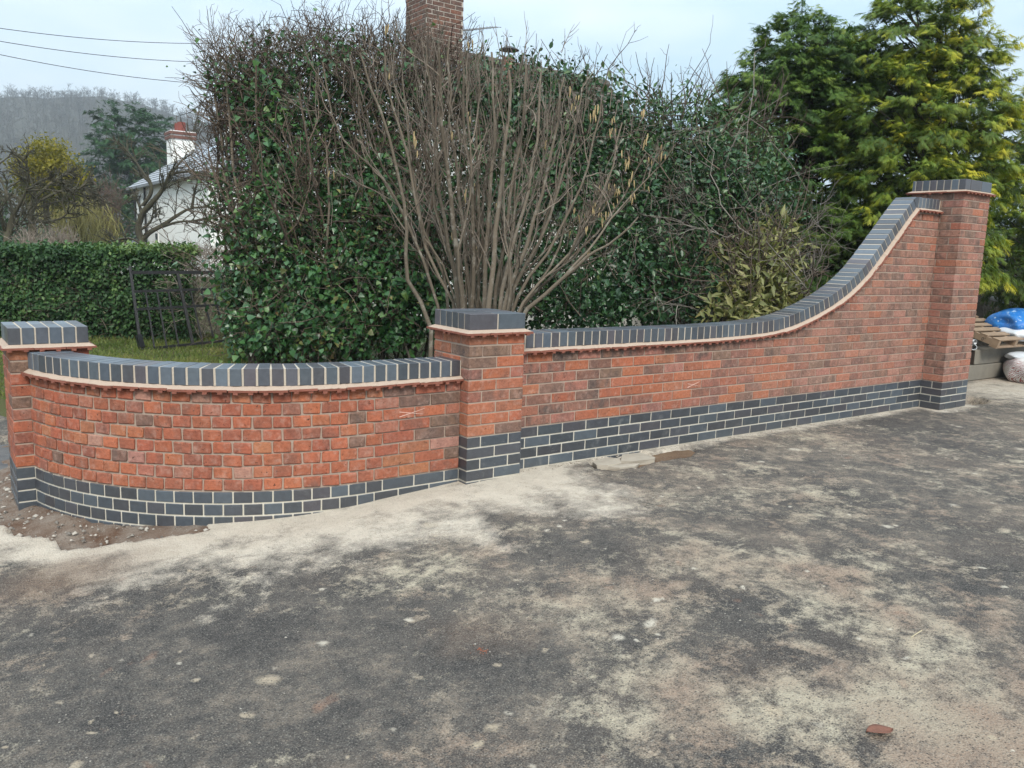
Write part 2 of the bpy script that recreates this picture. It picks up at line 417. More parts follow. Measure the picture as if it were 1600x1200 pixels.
# tiles and fillet
def creasing(path_fn, length, depth, par, zoff=-.030, both=True, start=.0):
    n = max(1, round(length/.168)); L = length/n
    for i in range(n):
        M = path_fn((i+.5)*L) @ Matrix.Translation((-L/2+.0015, -OVER+J(.006), zoff+J(.003))) @ Matrix.Rotation(J(.02), 4, 'Y') @ Matrix.Rotation(J(.02), 4, 'Z')
        put_brick('tile', tile(L-.003, depth+2*OVER), M, par)
FIL = [(-OVER+.008, -.0205), (-OVER+.010, -.0165), (-.001, -.001), (.02, -.0005), (.02, -.0205)]
def fillet(path, par, prof=FIL):
    path = [path[0]]+[M for A, B in zip(path[:-1], path[1:]) for M in (A.lerp(B, .5), B)]
    o = obj('mortar_fillet', sweep_mesh('mortar_fillet', rough_path(path, .0034), prof, MO_TOP), par); o.matrix_parent_inverse = Matrix.Translation(-Vector(par.location)); return o
creasing(cframe, SL, .215, wall)
creasing(lambda s: Matrix.Translation((TOPX+s, 0, ZB+TOPZ)), X1-TOPX-.003, .215, wall)
fillet(slope_path, wall)
fillet([Matrix.Translation((x, 0, ZB+TOPZ)) for x in np.linspace(TOPX, X1-.002, 12)], wall)

# ================= curved wall
CCX, CCY, CR = -1.078, 1.713, 1.713
CHC = 0.0742; ZC = 0.075
ST_LEN = -.428-CCX; PHI_END = math.radians(193.2); ARC = (1.5*PI-PHI_END)*CR
def cpath(u):
    """u metres from the middle pillar along the front face: x, y, heading angle towards the pillar"""
    if u <= ST_LEN: return -.428-u, 0.0, 0.0
    a = (u-ST_LEN)/CR; ph = 1.5*PI-a
    return CCX+CR*math.cos(ph), CCY+CR*math.sin(ph), -a
CL = ST_LEN+ARC
def cmat(u, z): x, y, a = cpath(u); return Matrix.Translation((x, y, z)) @ Matrix.Rotation(a, 4, 'Z')
cwall = thing('curved_wall', (-1.9, .5, 0), 'low curved red brick wall bending round to the end pillar, blue brick coping on top', 'wall')
us = np.linspace(0.0, CL+.03, 70)
ZCT = ZC+8*CHC+.028                          # underside of the coping
def arcmesh(name, y0, y1, z0, z1, mat): add_local(obj(name, sweep_mesh(name, [cmat(u, 0) for u in us], [(y0, z0), (y0, z1), (y1, z1), (y1, z0)], mat)), cwall)
arcmesh('mortar_bed', .0095, .208, ZC-.005, ZCT-.026, MO_RED)
arcmesh('mortar_bed', .005, .206, -.7, ZC-.0055, MO_BLUE)
for r in range(-8, 8):
    zz = ZC+r*CHC+.0048
    ends = [0.0]
    if r % 2: ends += [.1125, .3375, .5625]
    else: ends += [.225, .450, .61875]
    x = ends[-1]
    while x+.1125 < CL-.02: x += .1125; ends.append(x)
    ends.append(CL)
    for a, b in zip(ends[:-1], ends[1:]):
        L = round(b-a-.010 if b < CL else b-a-.004, 3)
        if L < .03: continue
        hdr = a >= .56
        um = (a+b)/2
        M = cmat(um, zz+J(.0015)) @ Matrix.Translation((-L/2+J(.001), J(.0025 if hdr else .0015), 0)) @ Matrix.Rotation(J(.012 if hdr else .003), 4, 'Y') @ Matrix.Rotation(J(.02 if hdr else 0), 4, 'Z')
        if r >= 0:
            o = put_brick('brick', brick_mesh(L, .13 if hdr else .1025, .0643, 'h' if hdr else 'r', 8), M, cwall)
            red(o, RED_A, WT_CURVE if um > .75 else WT_CURVE_END)
        else:
            M = cmat(um, zz) @ Matrix.Translation((-L/2, J(.001), 0))
            o = put_brick('engineering_brick', brick_mesh(L, .13 if hdr else .1025, .0643, 'b'), M, cwall); blue(o, .35)
n = int(CL/.0762); pit = CL/n
add_local(obj('mortar_joint', sweep_mesh('mortar_joint', [cmat(u, ZCT) for u in us[:-1]], [(.004, .001), (.004, .1), (.211, .1), (.211, .001)], MO_CAP)), cwall)
for i in range(n):
    u = (i+.5)*pit
    M = cmat(u, ZCT) @ Matrix.Translation((-.0325, J(.002), J(.0012)))
    # wedge: narrower at the inside of the bend
    o = put_brick('coping_brick', brick_mesh(.065 if u < ST_LEN else .0645, .215, .1025, 'c'), M, cwall); blue(o, .2)
    if u > ST_LEN: o.scale = (1, 1, 1)
creasing(lambda s: cmat(s, ZCT), CL, .215, cwall)
fillet([cmat(u, ZCT) for u in us[:-1]], cwall)

# ================= pillars
def pillar(x, y, size, z0, rows_red, rows_blue, label, par_even, pal, wt, ch=CH, cap_axis='x', dust=0.0):
    p = thing('brick_pillar', (x+size/2, y+size/2, z0-.3), label, 'pillar')
    nfull = 2; rows = range(-rows_blue, rows_red)
    def box(name, a, b, c, m):
        o = MB(); o.box(a[0], a[1], b[0], b[1], c[0], c[1]); add_local(o.build(name, m), p)
    i = .005
    box('mortar_bed', (x+i, x+size-i), (y+i, y+size-i), (z0-.004, z0+rows_red*ch), MO_RED)
    box('mortar_bed', (x+i*.9, x+size-i*.9), (y+i*.9, y+size-i*.9), (z0-rows_blue*ch, z0-.0045), MO_BLUE)
    for r in rows:
        z = z0+r*ch+.005; A = (r % 2 == 0) == par_even
        segs = []                            # (x offset, y offset, length, depth) of axis-aligned bricks
        s = size; l = .215; d = .1025; g = .01
        if abs(size-.44) < .01:
            if A: segs = [(0, 0, l, d), (l+g, 0, l, d), (0, s-d, l, d), (l+g, s-d, l, d), (0, d+g, d, l), (s-d, d+g, d, l)]
            else: segs = [(0, 0, d, l), (0, l+g, d, l), (s-d, 0, d, l), (s-d, l+g, d, l), (d+g, 0, l, d), (d+g, s-d, l, d)]
        else:
            if A: segs = [(0, 0, l, d), (l+g, 0, l, d), (s-d, 0, d, l), (s-d, l+g, d, l), (d+g, s-d, l, d), (d+l+2*g, s-d, l, d), (0, d+g, d, l), (0, d+l+2*g, d, l)]
            else: segs = [(0, 0, d, l), (0, l+g, d, l), (d+g, 0, l, d), (d+l+2*g, 0, l, d), (s-d, d+g, d, l), (s-d, d+l+2*g, d, l), (0, s-d, l, d), (l+g, s-d, l, d)]
        for (sx, sy, L, D) in segs:
            isr = r >= 0
            me = brick_mesh(L, D, .065 if ch > .0745 else .0643, 'r' if isr else 'b')
            o = put_brick('brick' if isr else 'engineering_brick', me, place(x+sx+J(.0008), y+sy+J(.0012), z+J(.0006)), p)
            if isr:
                red(o, pal, wt)
                if dust: c = o.color; q = dust*random.uniform(.4, 1.3); o.color = (c[0]*(1-q)+.45*q, c[1]*(1-q)+.285*q, c[2]*(1-q)+.22*q, c[3]*.8)
            else: blue(o, .5)
    zc = z0+rows_red*ch+.028
    # creasing tiles round the edge
    s = size+2*OVER; n = max(2, round(s/.168)); L = s/n
    for k in range(n):
        put_brick('tile', tile(L-.003, .2), place(x-OVER+k*L, y-OVER+J(.003), zc-.030+J(.0015), 0, J(.01)), p)
        put_brick('tile', tile(L-.003, .2), place(x-OVER+(k+1)*L, y+size+OVER+J(.003), zc-.030+J(.0015), PI, J(.01)), p)
    s2 = size+2*OVER-.41; n2 = max(1, round(s2/.168)); L2 = s2/n2
    for k in range(n2):
        put_brick('tile', tile(L2-.003, .2), place(x-OVER+J(.003), y-OVER+.205+(k+1)*L2, zc-.030+J(.0015), -PI/2, J(.01)), p)
        put_brick('tile', tile(L2-.003, .2), place(x+size+OVER+J(.003), y-OVER+.205+k*L2, zc-.030+J(.0015), PI/2, J(.01)), p)
    # fillet: a low hipped skirt
    m = 14; V = []; F = []
    ring_o = []; ring_i = []
    for side in range(4):
        for k in range(m):
            t = k/m; a = -OVER+.007; b = size+OVER-.007; q = a+(b-a)*t; qi = .001+(size-.002)*t
            po = [(q, a), (b, q), (a+b-q, b), (a, a+b-q)][side]; pi_ = [(qi, .001), (size-.001, qi), (size-qi, size-.001), (.001, size-qi)][side]
            ring_o.append((x+po[0]+J(.0025), y+po[1]+J(.0025), zc-.0195+J(.0015))); ring_i.append((x+pi_[0], y+pi_[1], zc-.0008))
    N = len(ring_o); V = ring_o+ring_i+[(a, b, zc-.0195) for a, b, c in ring_o]
    F = [(i, (i+1) % N, N+(i+1) % N, N+i) for i in range(N)] + [tuple(range(N, 2*N))]
    add_local(obj('mortar_fillet', pymesh('mortar_fillet', V, F, MO_TOP)), p)
    # brick on edge cap
    box('mortar_joint', (x+.005, x+size-.005), (y+.005, y+size-.005), (zc-.001, zc+.0995), MO_CAP)
    k = 0; q = 0.0
    while q < size-.02:
        w = min(.065, size-q)
        cuts = [(0, size)]
        if abs(size-.44) < .01: cuts = [(0, .215), (.225, .44)]
        else: cuts = [(0, .1025), (.1125, .3275), (.3375, .5525)] if k % 2 == 0 else [(0, .215), (.225, .44), (.45, .5525)]
        for a, b in cuts:
            if cap_axis == 'x': M = place(x+a, y+q, zc+J(.001)); me = brick_mesh(round(b-a, 3), round(w, 3), .1025, 'c')
            else: M = place(x+q, y+a, zc+J(.001)); me = brick_mesh(round(w, 3), round(b-a, 3), .1025, 'c')
            o = put_brick('coping_brick', me, M, p); blue(o, .2)
        q += .075; k += 1
    return p
P_MID = pillar(-.428, -.09, .44, ZB, 9, 7, 'middle brick pillar standing between the curved wall and the long swept wall', True, RED_B, [22, 16, 10, 10, 8, 6, 22, 6])
P_TALL = pillar(5.402, -.228, .5525, ZB, 26, 7, 'tall brick pillar at the top of the sweeping wall, beside the pallet', False, RED_B, WT_FAR, dust=.34)
P_END = pillar(-2.842, 1.322, .44, ZC, 10, 7, 'end brick pillar at the outer end of the low curved wall', True, RED_A, [16, 18, 18, 14, 10, 10, 2, 12], ch=CHC, cap_axis='y')
# chalk crosses left on two bricks
MCH = m_plain('chalk', (.62, .40, .33), .95, .2, 60, 0)
def chalk(o_par, M, w, h_, cat_label):
    mb = MB()
    for (a, b) in (((-w, -h_), (w, h_)), ((-w, h_*.6), (w*.9, -h_*.8))):
        a3 = Vector((a[0], 0, a[1])); b3 = Vector((b[0], 0, b[1])); d = (b3-a3).normalized(); s_ = Vector((-d.z, 0, d.x))*.0025
        y = -.0022 if a[1] < 0 else -.0016
        V = [a3-s_, b3-s_*.4, b3+s_*.4, a3+s_]; V = [Vector((q.x, y, q.z)) for q in V]; V += [Vector((q.x, y+.004, q.z)) for q in V]
        mb.add([M @ q for q in V], [(0, 1, 2, 3), (0, 4, 5, 1), (1, 5, 6, 2), (2, 6, 7, 3), (3, 7, 4, 0)])
    return add_local(mb.build('chalk_cross', MCH), o_par)
if cross_brick: chalk(wall, Matrix.Translation((cross_brick[0]+.12, -.001, cross_brick[1]+.032)), .07, .02, '')
chalk(cwall, cmat(.36, ZC+5.5*CHC), .09, .02, '')
# ------------------------------------------------------------------ ground
def vnoise(x, y, seed=0, octs=4, rough=.5):
    """value noise on arrays"""
    out = np.zeros_like(x, float); amp = 1; tot = 0
    for o_ in range(octs):
        rg = np.random.default_rng(seed+o_*17); T = rg.random((256, 256))
        f = 2.0**o_; xx = x*f+31.7*o_; yy = y*f+11.3*o_
        xi = np.floor(xx).astype(int); yi = np.floor(yy).astype(int); fx = xx-xi; fy = yy-yi
        fx = fx*fx*(3-2*fx); fy = fy*fy*(3-2*fy)
        g = lambda a, b: T[(a) % 256, (b) % 256]
        v = (g(xi, yi)*(1-fx)+g(xi+1, yi)*fx)*(1-fy)+(g(xi, yi+1)*(1-fx)+g(xi+1, yi+1)*fx)*fy
        out += v*amp; tot += amp; amp *= rough
    return out/tot
def zg(x, y):
    """surface of the driveway: level along the tall wall, falling gently to the end pillar"""
    return -.068*np.logaddexp(0, (-x-.25)*6)/6
def seg_dist(px, py, poly):
    """distance to a polyline"""
    d = np.full(px.shape, 1e9)
    for (ax, ay), (bx, by) in zip(poly[:-1], poly[1:]):
        vx, vy = bx-ax, by-ay; t = np.clip(((px-ax)*vx+(py-ay)*vy)/(vx*vx+vy*vy), 0, 1)
        d = np.minimum(d, np.hypot(px-ax-t*vx, py-ay-t*vy))
    return d
def inside(px, py, poly):
    c = np.zeros(px.shape, bool); n = len(poly)
    for i in range(n):
        x1, y1 = poly[i]; x2, y2 = poly[(i+1) % n]
        m = ((y1 > py) != (y2 > py)) & (px < (x2-x1)*(py-y1)/((y2-y1) if y2 != y1 else 1e-9)+x1)
        c ^= m
    return c
# ragged end of the slab: soil shows between this line and the curved wall
_edge_px = [(-60, 806), (0, 817), (10, 822), (17, 828), (27, 835), (58, 838), (80, 840), (91, 845), (88, 853), (100, 857), (133, 855), (160, 853), (184, 847), (220, 842), (260, 838), (300, 832), (335, 826)]
def onslab(u, v):
    z = -.15
    for _ in range(6):
        P = atz(u, v, z); z = float(zg(np.array([P.x]), np.array([P.y]))[0])
    return P.x, P.y
edge = [onslab(*p) for p in _edge_px]
ex, ey = cpath(1.62)[:2]
soil_poly = edge + [(ex, ey), (-1.9, 1.2), (-2.4, 1.5), (-2.6, 3.2), (-5.5, 6.5), (-9, 4.5), (edge[0][0]-2.5, edge[0][1]+.2)]
hole_px = [(1003, 713), (1020, 706), (1050, 700), (1078, 698), (1090, 703), (1078, 712), (1050, 717), (1020, 719)]
hole_poly = [onslab(*p) for p in hole_px]
frag_px = [(920,720),(950,712),(1000,704),(1028,710),(1030,719),(1000,728),(960,734),(930,731)]
frag_poly = [onslab(*p) for p in frag_px]
pit_px = [(1507, 628), (1512, 618), (1530, 621), (1546, 625), (1538, 630), (1520, 632)]
pit_poly = [onslab(*p) for p in pit_px]
def sdf(px, py, poly):
    d = seg_dist(px, py, list(poly)+[poly[0]]); return np.where(inside(px, py, poly), -d, d)
def grade(a, b, fine0, fine1, hf, hc):
    """grid lines: fine between fine0 and fine1, coarser outside"""
    L = [fine0]
    h = hf
    while L[-1] > a: h = min(hc, h*1.12); L.append(L[-1]-h)
    L = L[::-1]; L += list(np.arange(fine0+hf, fine1, hf)); h = hf
    while L[-1] < b: h = min(hc, h*1.12); L.append(L[-1]+h)
    return np.array(L)
gx = grade(-9, 13, -3.7, 7.3, .026, .25); gy = grade(-7, 9, -1.2, 1.4, .026, .25)
GX, GY = np.meshgrid(gx, gy); px, py = GX.ravel(), GY.ravel()
wob = (vnoise(px*9, py*9, 3, 3)-.5)*.07+(vnoise(px*26, py*26, 13, 2)-.5)*.03
sd_soil = sdf(px, py, soil_poly)+wob*.8
sd_hole = np.minimum(np.minimum(sdf(px, py, hole_poly), sdf(px, py, frag_poly)), sdf(px, py, pit_poly))+wob*.35
pz = zg(px, py) + (vnoise(px*1.3, py*1.3, 5, 4)-.5)*.012 + (vnoise(px*7, py*7, 8, 3)-.5)*.004
smooth = lambda v, a, b: np.clip((v-a)/(b-a), 0, 1)
pz = pz - .10*smooth(-sd_soil, -.004, .03) - .05*smooth(-sd_hole, -.01, .03) - .09*smooth(-sdf(px, py, pit_poly), -.02, .03)
# washed, paler cement along the foot of the walls
front = [cpath(u)[:2] for u in np.linspace(CL, 0, 40)] + [(-.43, -.1), (.02, -.1), (.02, 0)]
dfoot = seg_dist(px, py, front); dtall = seg_dist(px, py, [(0, 0), (5.4, 0), (5.4, -.23), (6, -.23)])
n_a = vnoise(px*2.2, py*2.2, 21, 4); n_b = vnoise(px*1.1+7, py*1.1, 29, 4)
wid = .66+.6*(n_a-.5)*2 + .22*np.exp(-((px+.1)/.75)**2)
pale = 1-smooth(dfoot, wid*.3, wid*1.75)
pale *= 1-smooth(px, .35, 1.15)
pale = np.maximum(pale, .8*(1-smooth(dtall, .04, .18+.15*n_a)))
pale = np.maximum(pale, .95*(1-smooth(np.abs(sd_soil), .1, .42+.2*(n_a-.5)))*(py < .9)*(px > -4.5))
pale = np.maximum(pale, .85*(1-smooth(np.hypot(px-8.2, (py-.1)*1.6), .8, 2.6)))
mud = np.exp(-(((px+2.75)/.45)**2+((py+.02)/.28)**2))*1.0 + .5*np.exp(-(((px+1.4)/.35)**2+((py+1.75)/.3)**2)) + .45*np.exp(-((px-9)/3)**2-((py-.5)/2)**2)
worn = (vnoise(px*.7+3, py*.7, 33, 3)-.5)*1.2+.12*(px < -1.6)
for u_, v_, ru, s_ in [(1000, 935, .42, .9), (900, 930, .35, .5), (1100, 1110, .5, 1.0), (960, 1060, .3, .5), (1450, 1130, .55, 1.1), (1560, 1190, .4, .8), (1250, 890, .6, .6), (1400, 960, .7, .5), (1330, 800, .8, .5), (1180, 760, .6, .6), (1500, 720, 1.3, .6), (1000, 780, .4, .4), (1050, 870, .3, .5), (600, 900, .25, .5), (680, 880, .3, .6), (430, 930, .3, .35), (200, 960, .3, .3),
  (850, 1040, .3, -1.0), (300, 1080, .8, -.7), (600, 1050, .6, -.6), (1000, 1000, .2, -.3), (1150, 960, .35, -.6), (1250, 1030, .4, -.5), (950, 870, .35, -.5), (1450, 850, .8, -.4), (450, 1000, .5, -.4)]:
    cx_, cy_ = onslab(u_, v_); worn += s_*np.exp(-((px-cx_)**2+(py-cy_)**2)/(2*(ru*.6)**2))
ny, nx = GX.shape
ii = (np.arange(ny-1)[:, None]*nx+np.arange(nx-1)[None]).ravel()
Q = np.stack([ii, ii+1, ii+nx+1, ii+nx], 1)
_a, _b = onslab(1380, 881), onslab(1600, 894); CRK = ((_b[1]-_a[1])/(_b[0]-_a[0]), _a[1]-_a[0]*(_b[1]-_a[1])/(_b[0]-_a[0]), _a[0])
def m_drive():
    t = NT('weathered_driveway'); v = t.coord()
    at_ = lambda k: t.n('Attribute', _attribute_name=k).outputs['Fac']
    big = t.noise(v, .8, 6, .62, .3); mid = t.noise(v, 3.4, 8, .66, .4); fin = t.noise(v, 30, 7, .72); grit = t.noise(v, 170, 4, .75)
    agg = t.n('TexVoronoi', Vector=v, Scale=105., Randomness=1.); agd = agg.outputs['Distance']; agc = t.n('SeparateColor', Color=agg.outputs['Color']).outputs[0]
    tone = t.math('ADD', t.math('ADD', t.math('MULTIPLY', t.noise(v, .55, 3, .5), .34), t.math('MULTIPLY', t.noise(v, 2.8, 6, .65, .2), .42)), t.math('ADD', t.math('MULTIPLY', t.noise(v, 12, 6, .75), .42), t.math('MULTIPLY', fin, .08)))
    c = t.ramp(tone, [(.48, (.024, .0225, .024)), (.57, (.044, .0405, .040)), (.64, (.078, .069, .062)), (.71, (.145, .12, .098)), (.79, (.27, .22, .165))])
    # worn cream patches, thicker where the surface is more worn
    wn_ = at_('worn')
    w = t.n('VectorMath', _operation='ADD', i0=v, i1=(3.1, 8.7, 0)).outputs[0]
    p1 = t.noise(w, 2.4, 6, .66, .25); p2 = t.noise(w, 7.5, 7, .78, .2)
    pm = t.math('ADD', t.math('ADD', t.math('MULTIPLY', p1, .32), t.math('MULTIPLY', p2, .66)), t.math('ADD', t.math('MULTIPLY', fin, .16), t.math('MULTIPLY', grit, .16)))
    patch = t.step(t.math('ADD', pm, t.math('MULTIPLY', wn_, .085)), .662, .785)
    cream = t.mix(t.step(t.noise(v, 2.2, 4), .38, .62), (.35, .255, .185), (.52, .455, .335))
    c = t.mix(t.math('MULTIPLY', patch, .86), c, cream)
    tan = t.step(t.math('ADD', t.noise(w, .9, 4, .6), t.math('MULTIPLY', wn_, .12)), .50, .72); c = t.mix(t.math('MULTIPLY', tan, .25), c, (.20, .145, .11))
    # splashes of cement
    vs = t.n('VectorMath', _operation='ADD', i0=v, i1=t.n('VectorMath', _operation='SCALE', i0=t.n('TexNoise', Vector=v, Scale=9., Detail=4.).outputs['Color'], Scale=.11).outputs[0]).outputs[0]
    for sc_, lim_, thr in ((2.3, .15, .62), (5.2, .17, .70), (11., .19, .72)):
        sv = t.n('TexVoronoi', Vector=t.n('Mapping', Vector=vs, Scale=(1, 1, .05)).outputs[0], Scale=sc_); srnd = t.n('SeparateColor', Color=sv.outputs['Color'])
        spl = t.math('MULTIPLY', t.step(t.math('DIVIDE', sv.outputs['Distance'], t.math('ADD', .3, srnd.outputs[1])), lim_, lim_*.45), t.step(srnd.outputs[0], thr, thr+.02))
        c = t.mix(t.math('MULTIPLY', spl, t.math('ADD', .35, t.math('MULTIPLY', fin, .8))), c, t.mix(srnd.outputs[2], (.60, .54, .44), (.43, .35, .25)))
    pk = t.step(t.math('ADD', t.noise(w, 4.3, 3, .5, .2), t.math('MULTIPLY', fin, .12)), .74, .84); c = t.mix(t.math('MULTIPLY', pk, .5), c, (.36, .18, .11))
    # washed cement along the wall
    pl = t.math('ADD', at_('pale'), t.math('MULTIPLY', t.math('SUBTRACT', t.math('ADD', t.math('MULTIPLY', mid, .6), t.math('MULTIPLY', p2, .6)), .62), 1.9))
    plm = t.step(t.math('ADD', pl, t.math('MULTIPLY', t.math('SUBTRACT', grit, .5), .5)), .32, .88)
    cem = t.mix(t.noise(v, 7, 6, .7), (.40, .335, .26), (.76, .685, .57))
    c = t.mix(t.math('MULTIPLY', plm, .93), c, cem)
    mu = t.step(t.math('ADD', at_('mud'), t.math('MULTIPLY', t.math('SUBTRACT', mid, .5), .9)), .2, .9)
    c = t.mix(t.math('MULTIPLY', mu, .6), c, (.19, .125, .085))
    # stones showing in the surface
    st1 = t.math('MULTIPLY', t.step(agd, .42, .2), t.step(agc, .62, .75)); st2 = t.math('MULTIPLY', t.step(agd, .5, .25), t.step(agc, .3, .2))
    keep = t.math('SUBTRACT', 1.0, t.math('MULTIPLY', plm, .75))
    c = t.mix(t.math('MULTIPLY', t.math('MULTIPLY', st1, keep), .4), c, (.36, .33, .28))
    c = t.mix(t.math('MULTIPLY', t.math('MULTIPLY', st2, keep), .8), c, (.022, .022, .024))
    c = t.mix(t.math('MULTIPLY', t.step(grit, .45, .72), .55), c, t.mix(.5, c, (.5, .47, .4)))
    c = t.mix(t.math('MULTIPLY', t.step(grit, .5, .28), .7), c, t.mix(.6, c, (.012, .012, .012)))
    xyz = t.n('SeparateXYZ', Vector=v)
    crk = t.math('ABSOLUTE', t.math('ADD', t.math('SUBTRACT', xyz.outputs[1], t.math('MULTIPLY', xyz.outputs[0], CRK[0])), t.math('ADD', t.math('MULTIPLY', t.noise(v, 6, 5, .7), .10), -CRK[1]-.05)))
    ckm = t.math('MULTIPLY', t.step(crk, .009, .003), t.math('MULTIPLY', t.step(xyz.outputs[0], CRK[2]-.1, CRK[2]+.3), t.step(t.noise(v, 5, 2), .40, .48)))
    c = t.mix(t.math('MULTIPLY', ckm, .85), c, (.018, .017, .016))
    h = t.math('ADD', t.math('MULTIPLY', fin, .9), t.math('ADD', t.math('MULTIPLY', grit, .55), t.math('MULTIPLY', agd, -.55)))
    hh = t.math('ADD', h, t.math('MULTIPLY', mid, 1.2))
    return t.finish(c, .9, t.bump(hh, 1.0, .010), .25)
MDR = m_drive()
tag(obj('driveway', quads(np.stack([px, py, pz], 1), Q, 'driveway', MDR, True, dict(pale=pale, mud=mud, worn=worn))), kind='structure')
def m_soil(name, ca, cb, cc):
    t = NT(name); v = t.coord(); a = t.noise(v, 5, 6, .65); b = t.noise(v, 45, 6, .7); k = t.noise(v, 140, 3, .7)
    c = t.mix(t.step(a, .35, .65), ca, cb); c = t.mix(t.math('MULTIPLY', t.step(b, .56, .7), .6), c, cc); c = t.mix(t.math('MULTIPLY', t.step(k, .5, .3), .5), c, (.03, .022, .018))
    return t.finish(c, .95, t.bump(t.math('ADD', b, t.math('MULTIPLY', k, .6)), .9, .012), .15)
MSOIL = m_soil('bare_soil', (.125, .075, .05), (.24, .20, .165), (.33, .29, .24))
sx = np.arange(-7, .1, .045); sy = np.arange(-.6, 7.5, .045); SX, SY = np.meshgrid(sx, sy); a, b = SX.ravel(), SY.ravel()
rr_ = np.hypot(a-CCX, b-CCY); heap = np.exp(-((rr_-CR)/.14)**2)*.045
sz = zg(a, b)-.047+heap+(vnoise(a*3, b*3, 41, 4)-.5)*.05+(vnoise(a*14, b*14, 44, 3)-.5)*.03
sz -= .02*np.exp(-(((a+2.45)/.3)**2+((b-.55)/.2)**2))
sz -= .2*smooth(sdf(a, b, soil_poly), .03, .15)
ny, nx = SX.shape; ii = (np.arange(ny-1)[:, None]*nx+np.arange(nx-1)[None]).ravel()
tag(obj('soil', quads(np.stack([a, b, sz], 1), np.stack([ii, ii+1, ii+nx+1, ii+nx], 1), 'soil', MSOIL, True)), kind='structure')
MMUD = m_soil('wet_mud', (.13, .085, .055), (.20, .135, .088), (.26, .20, .15))
for nm, poly, dz in (('mud', hole_poly, -.028), ('mud', frag_poly, -.035), ('mud', pit_poly, -.125)):
    c0 = np.mean(poly, 0); a_, b_ = np.meshgrid(np.linspace(-.6, .6, 40)+c0[0], np.linspace(-.35, .35, 26)+c0[1]); a, b = a_.ravel(), b_.ravel()
    z = dz+(vnoise(a*9, b*9, 3, 4)-.5)*.03; ii = (np.arange(25)[:, None]*40+np.arange(39)[None]).ravel()
    tag(obj(nm, quads(np.stack([a, b, z], 1), np.stack([ii, ii+1, ii+41, ii+40], 1), nm, MMUD, True)), kind='structure')
# land out to the horizon
MLAND = m_soil('rough_land', (.10, .085, .05), (.13, .12, .06), (.16, .15, .1))
def land(name, mat):
    V = [(x, y, -.62) for x in (-1010, 1010) for y in (-190, 900)]
    return tag(obj(name, pymesh(name, V, [(0, 2, 3, 1)], mat)), kind='structure')
land('ground', MLAND)
# lawn behind the curved wall and bed behind the tall wall
MGR = m_soil('turf_soil', (.085, .075, .035), (.07, .085, .03), (.12, .11, .06))
lx = np.arange(-12, 16, .22); ly = np.arange(.3, 26, .22); LX, LY = np.meshgrid(lx, ly); a, b = LX.ravel(), LY.ravel()
def zl(x, y):
    base = .25+(vnoise(x*.8+40, y*.8+9, 61, 4)-.5)*.10
    # falls away to the lane beside the end pillar, and is held back by the walls
    lane = smooth(x+.30*y, -1.65, -.85)
    base = -.34+(base+.34)*(lane*lane*(3-2*lane))
    yard = smooth(x, 6.1, 6.9)*(1-smooth(y, 3.0, 4.6))
    base = base*(1-yard)-.3*yard
    inb = (x < -.2) & (np.hypot(x-CCX, y-CCY) > CR-.1) & (y < CCY+.6)
    return np.where(inb, -.5, base)
lz = zl(a, b); lz = np.where((b < .36), -.55, lz)
ny, nx = LX.shape; ii = (np.arange(ny-1)[:, None]*nx+np.arange(nx-1)[None]).ravel()
tag(obj('lawn', quads(np.stack([a, b, lz], 1), np.stack([ii, ii+1, ii+nx+1, ii+nx], 1), 'lawn', MGR, True)), kind='structure')
# gravel lane seen past the end pillar
MGV = m_soil('lane_gravel', (.10, .10, .105), (.155, .15, .145), (.27, .26, .25))
# ------------------------------------------------------------------ plants: leaf clouds and twigs
UPZ = np.array([0, 0, 1.0]); RHn = np.array([ct, -st, 0]); FHn = np.array([st, ct, 0])
def A3(v): return np.array([v[0], v[1], v[2]])
def unit(a): return a/np.maximum(np.linalg.norm(a, axis=-1, keepdims=True), 1e-9)
def rdir(n): return unit(RNG.normal(size=(n, 3)))
LEAF = {   # template: vertices (side, along, lift), faces, tip weight per vertex
 'ivy': ([(0,0,0), (.46,.12,.06), (.30,.52,.03), (0,1,-.10), (-.30,.52,.03), (-.46,.12,.06), (0,.45,-.02)], [(0,1,2,6), (6,2,3), (0,6,4,5), (6,3,4)], [0,.3,.5,1,.5,.3,.2]),
 'oval': ([(0,0,0), (.27,.35,.06), (.22,.7,.04), (0,1,-.12), (-.22,.7,.04), (-.27,.35,.06), (0,.5,-.02)], [(0,1,2,6), (6,2,3), (0,6,4,5), (6,3,4)], [0,.3,.5,1,.5,.3,.2]),
 'kite': ([(0,0,0), (.33,.45,.06), (0,1,-.06), (-.33,.45,.06)], [(0,1,2), (0,2,3)], [0,.4,1,.4]),
 'lance': ([(0,0,0), (.13,.4,.03), (0,1,-.16), (-.13,.4,.03)], [(0,1,2), (0,2,3)], [0,.4,1,.4]),
 'blade': ([(-.06,0,0), (.06,0,0), (.035,.6,.05), (0,1,.2)], [(0,1,2), (0,2,3)], [0,0,.6,1]),
}
_sp = [(0, 0, 0)]; _sf = []; _st = [0]
for _i, (_t, _y, _l) in enumerate([(-1, .10, .34), (1, .17, .38), (-1, .28, .38), (1, .37, .36), (-1, .49, .32), (1, .60, .27)]):
    _b = len(_sp); _dx, _dy = _t*.62, .78
    if _t == 0: _dx, _dy = 0, 1
    q = (-_dy*.05, _dx*.05)
    _sp += [(q[0], _y+q[1]-.03, 0), (-q[0], _y-q[1]-.03, 0), (_dx*_l, _y+_dy*_l, -.10-.05*_y)]; _sf.append((_b, _b+1, _b+2)); _st += [_y*.5, _y*.5, .75+.25*_y]
_b = len(_sp); _sp += [(-.035, 0, 0), (.035, 0, 0), (0, 1, -.08)]; _sf.append((_b, _b+1, _b+2)); _st += [0, 0, .9]
LEAF['spray'] = (_sp, _sf, _st)
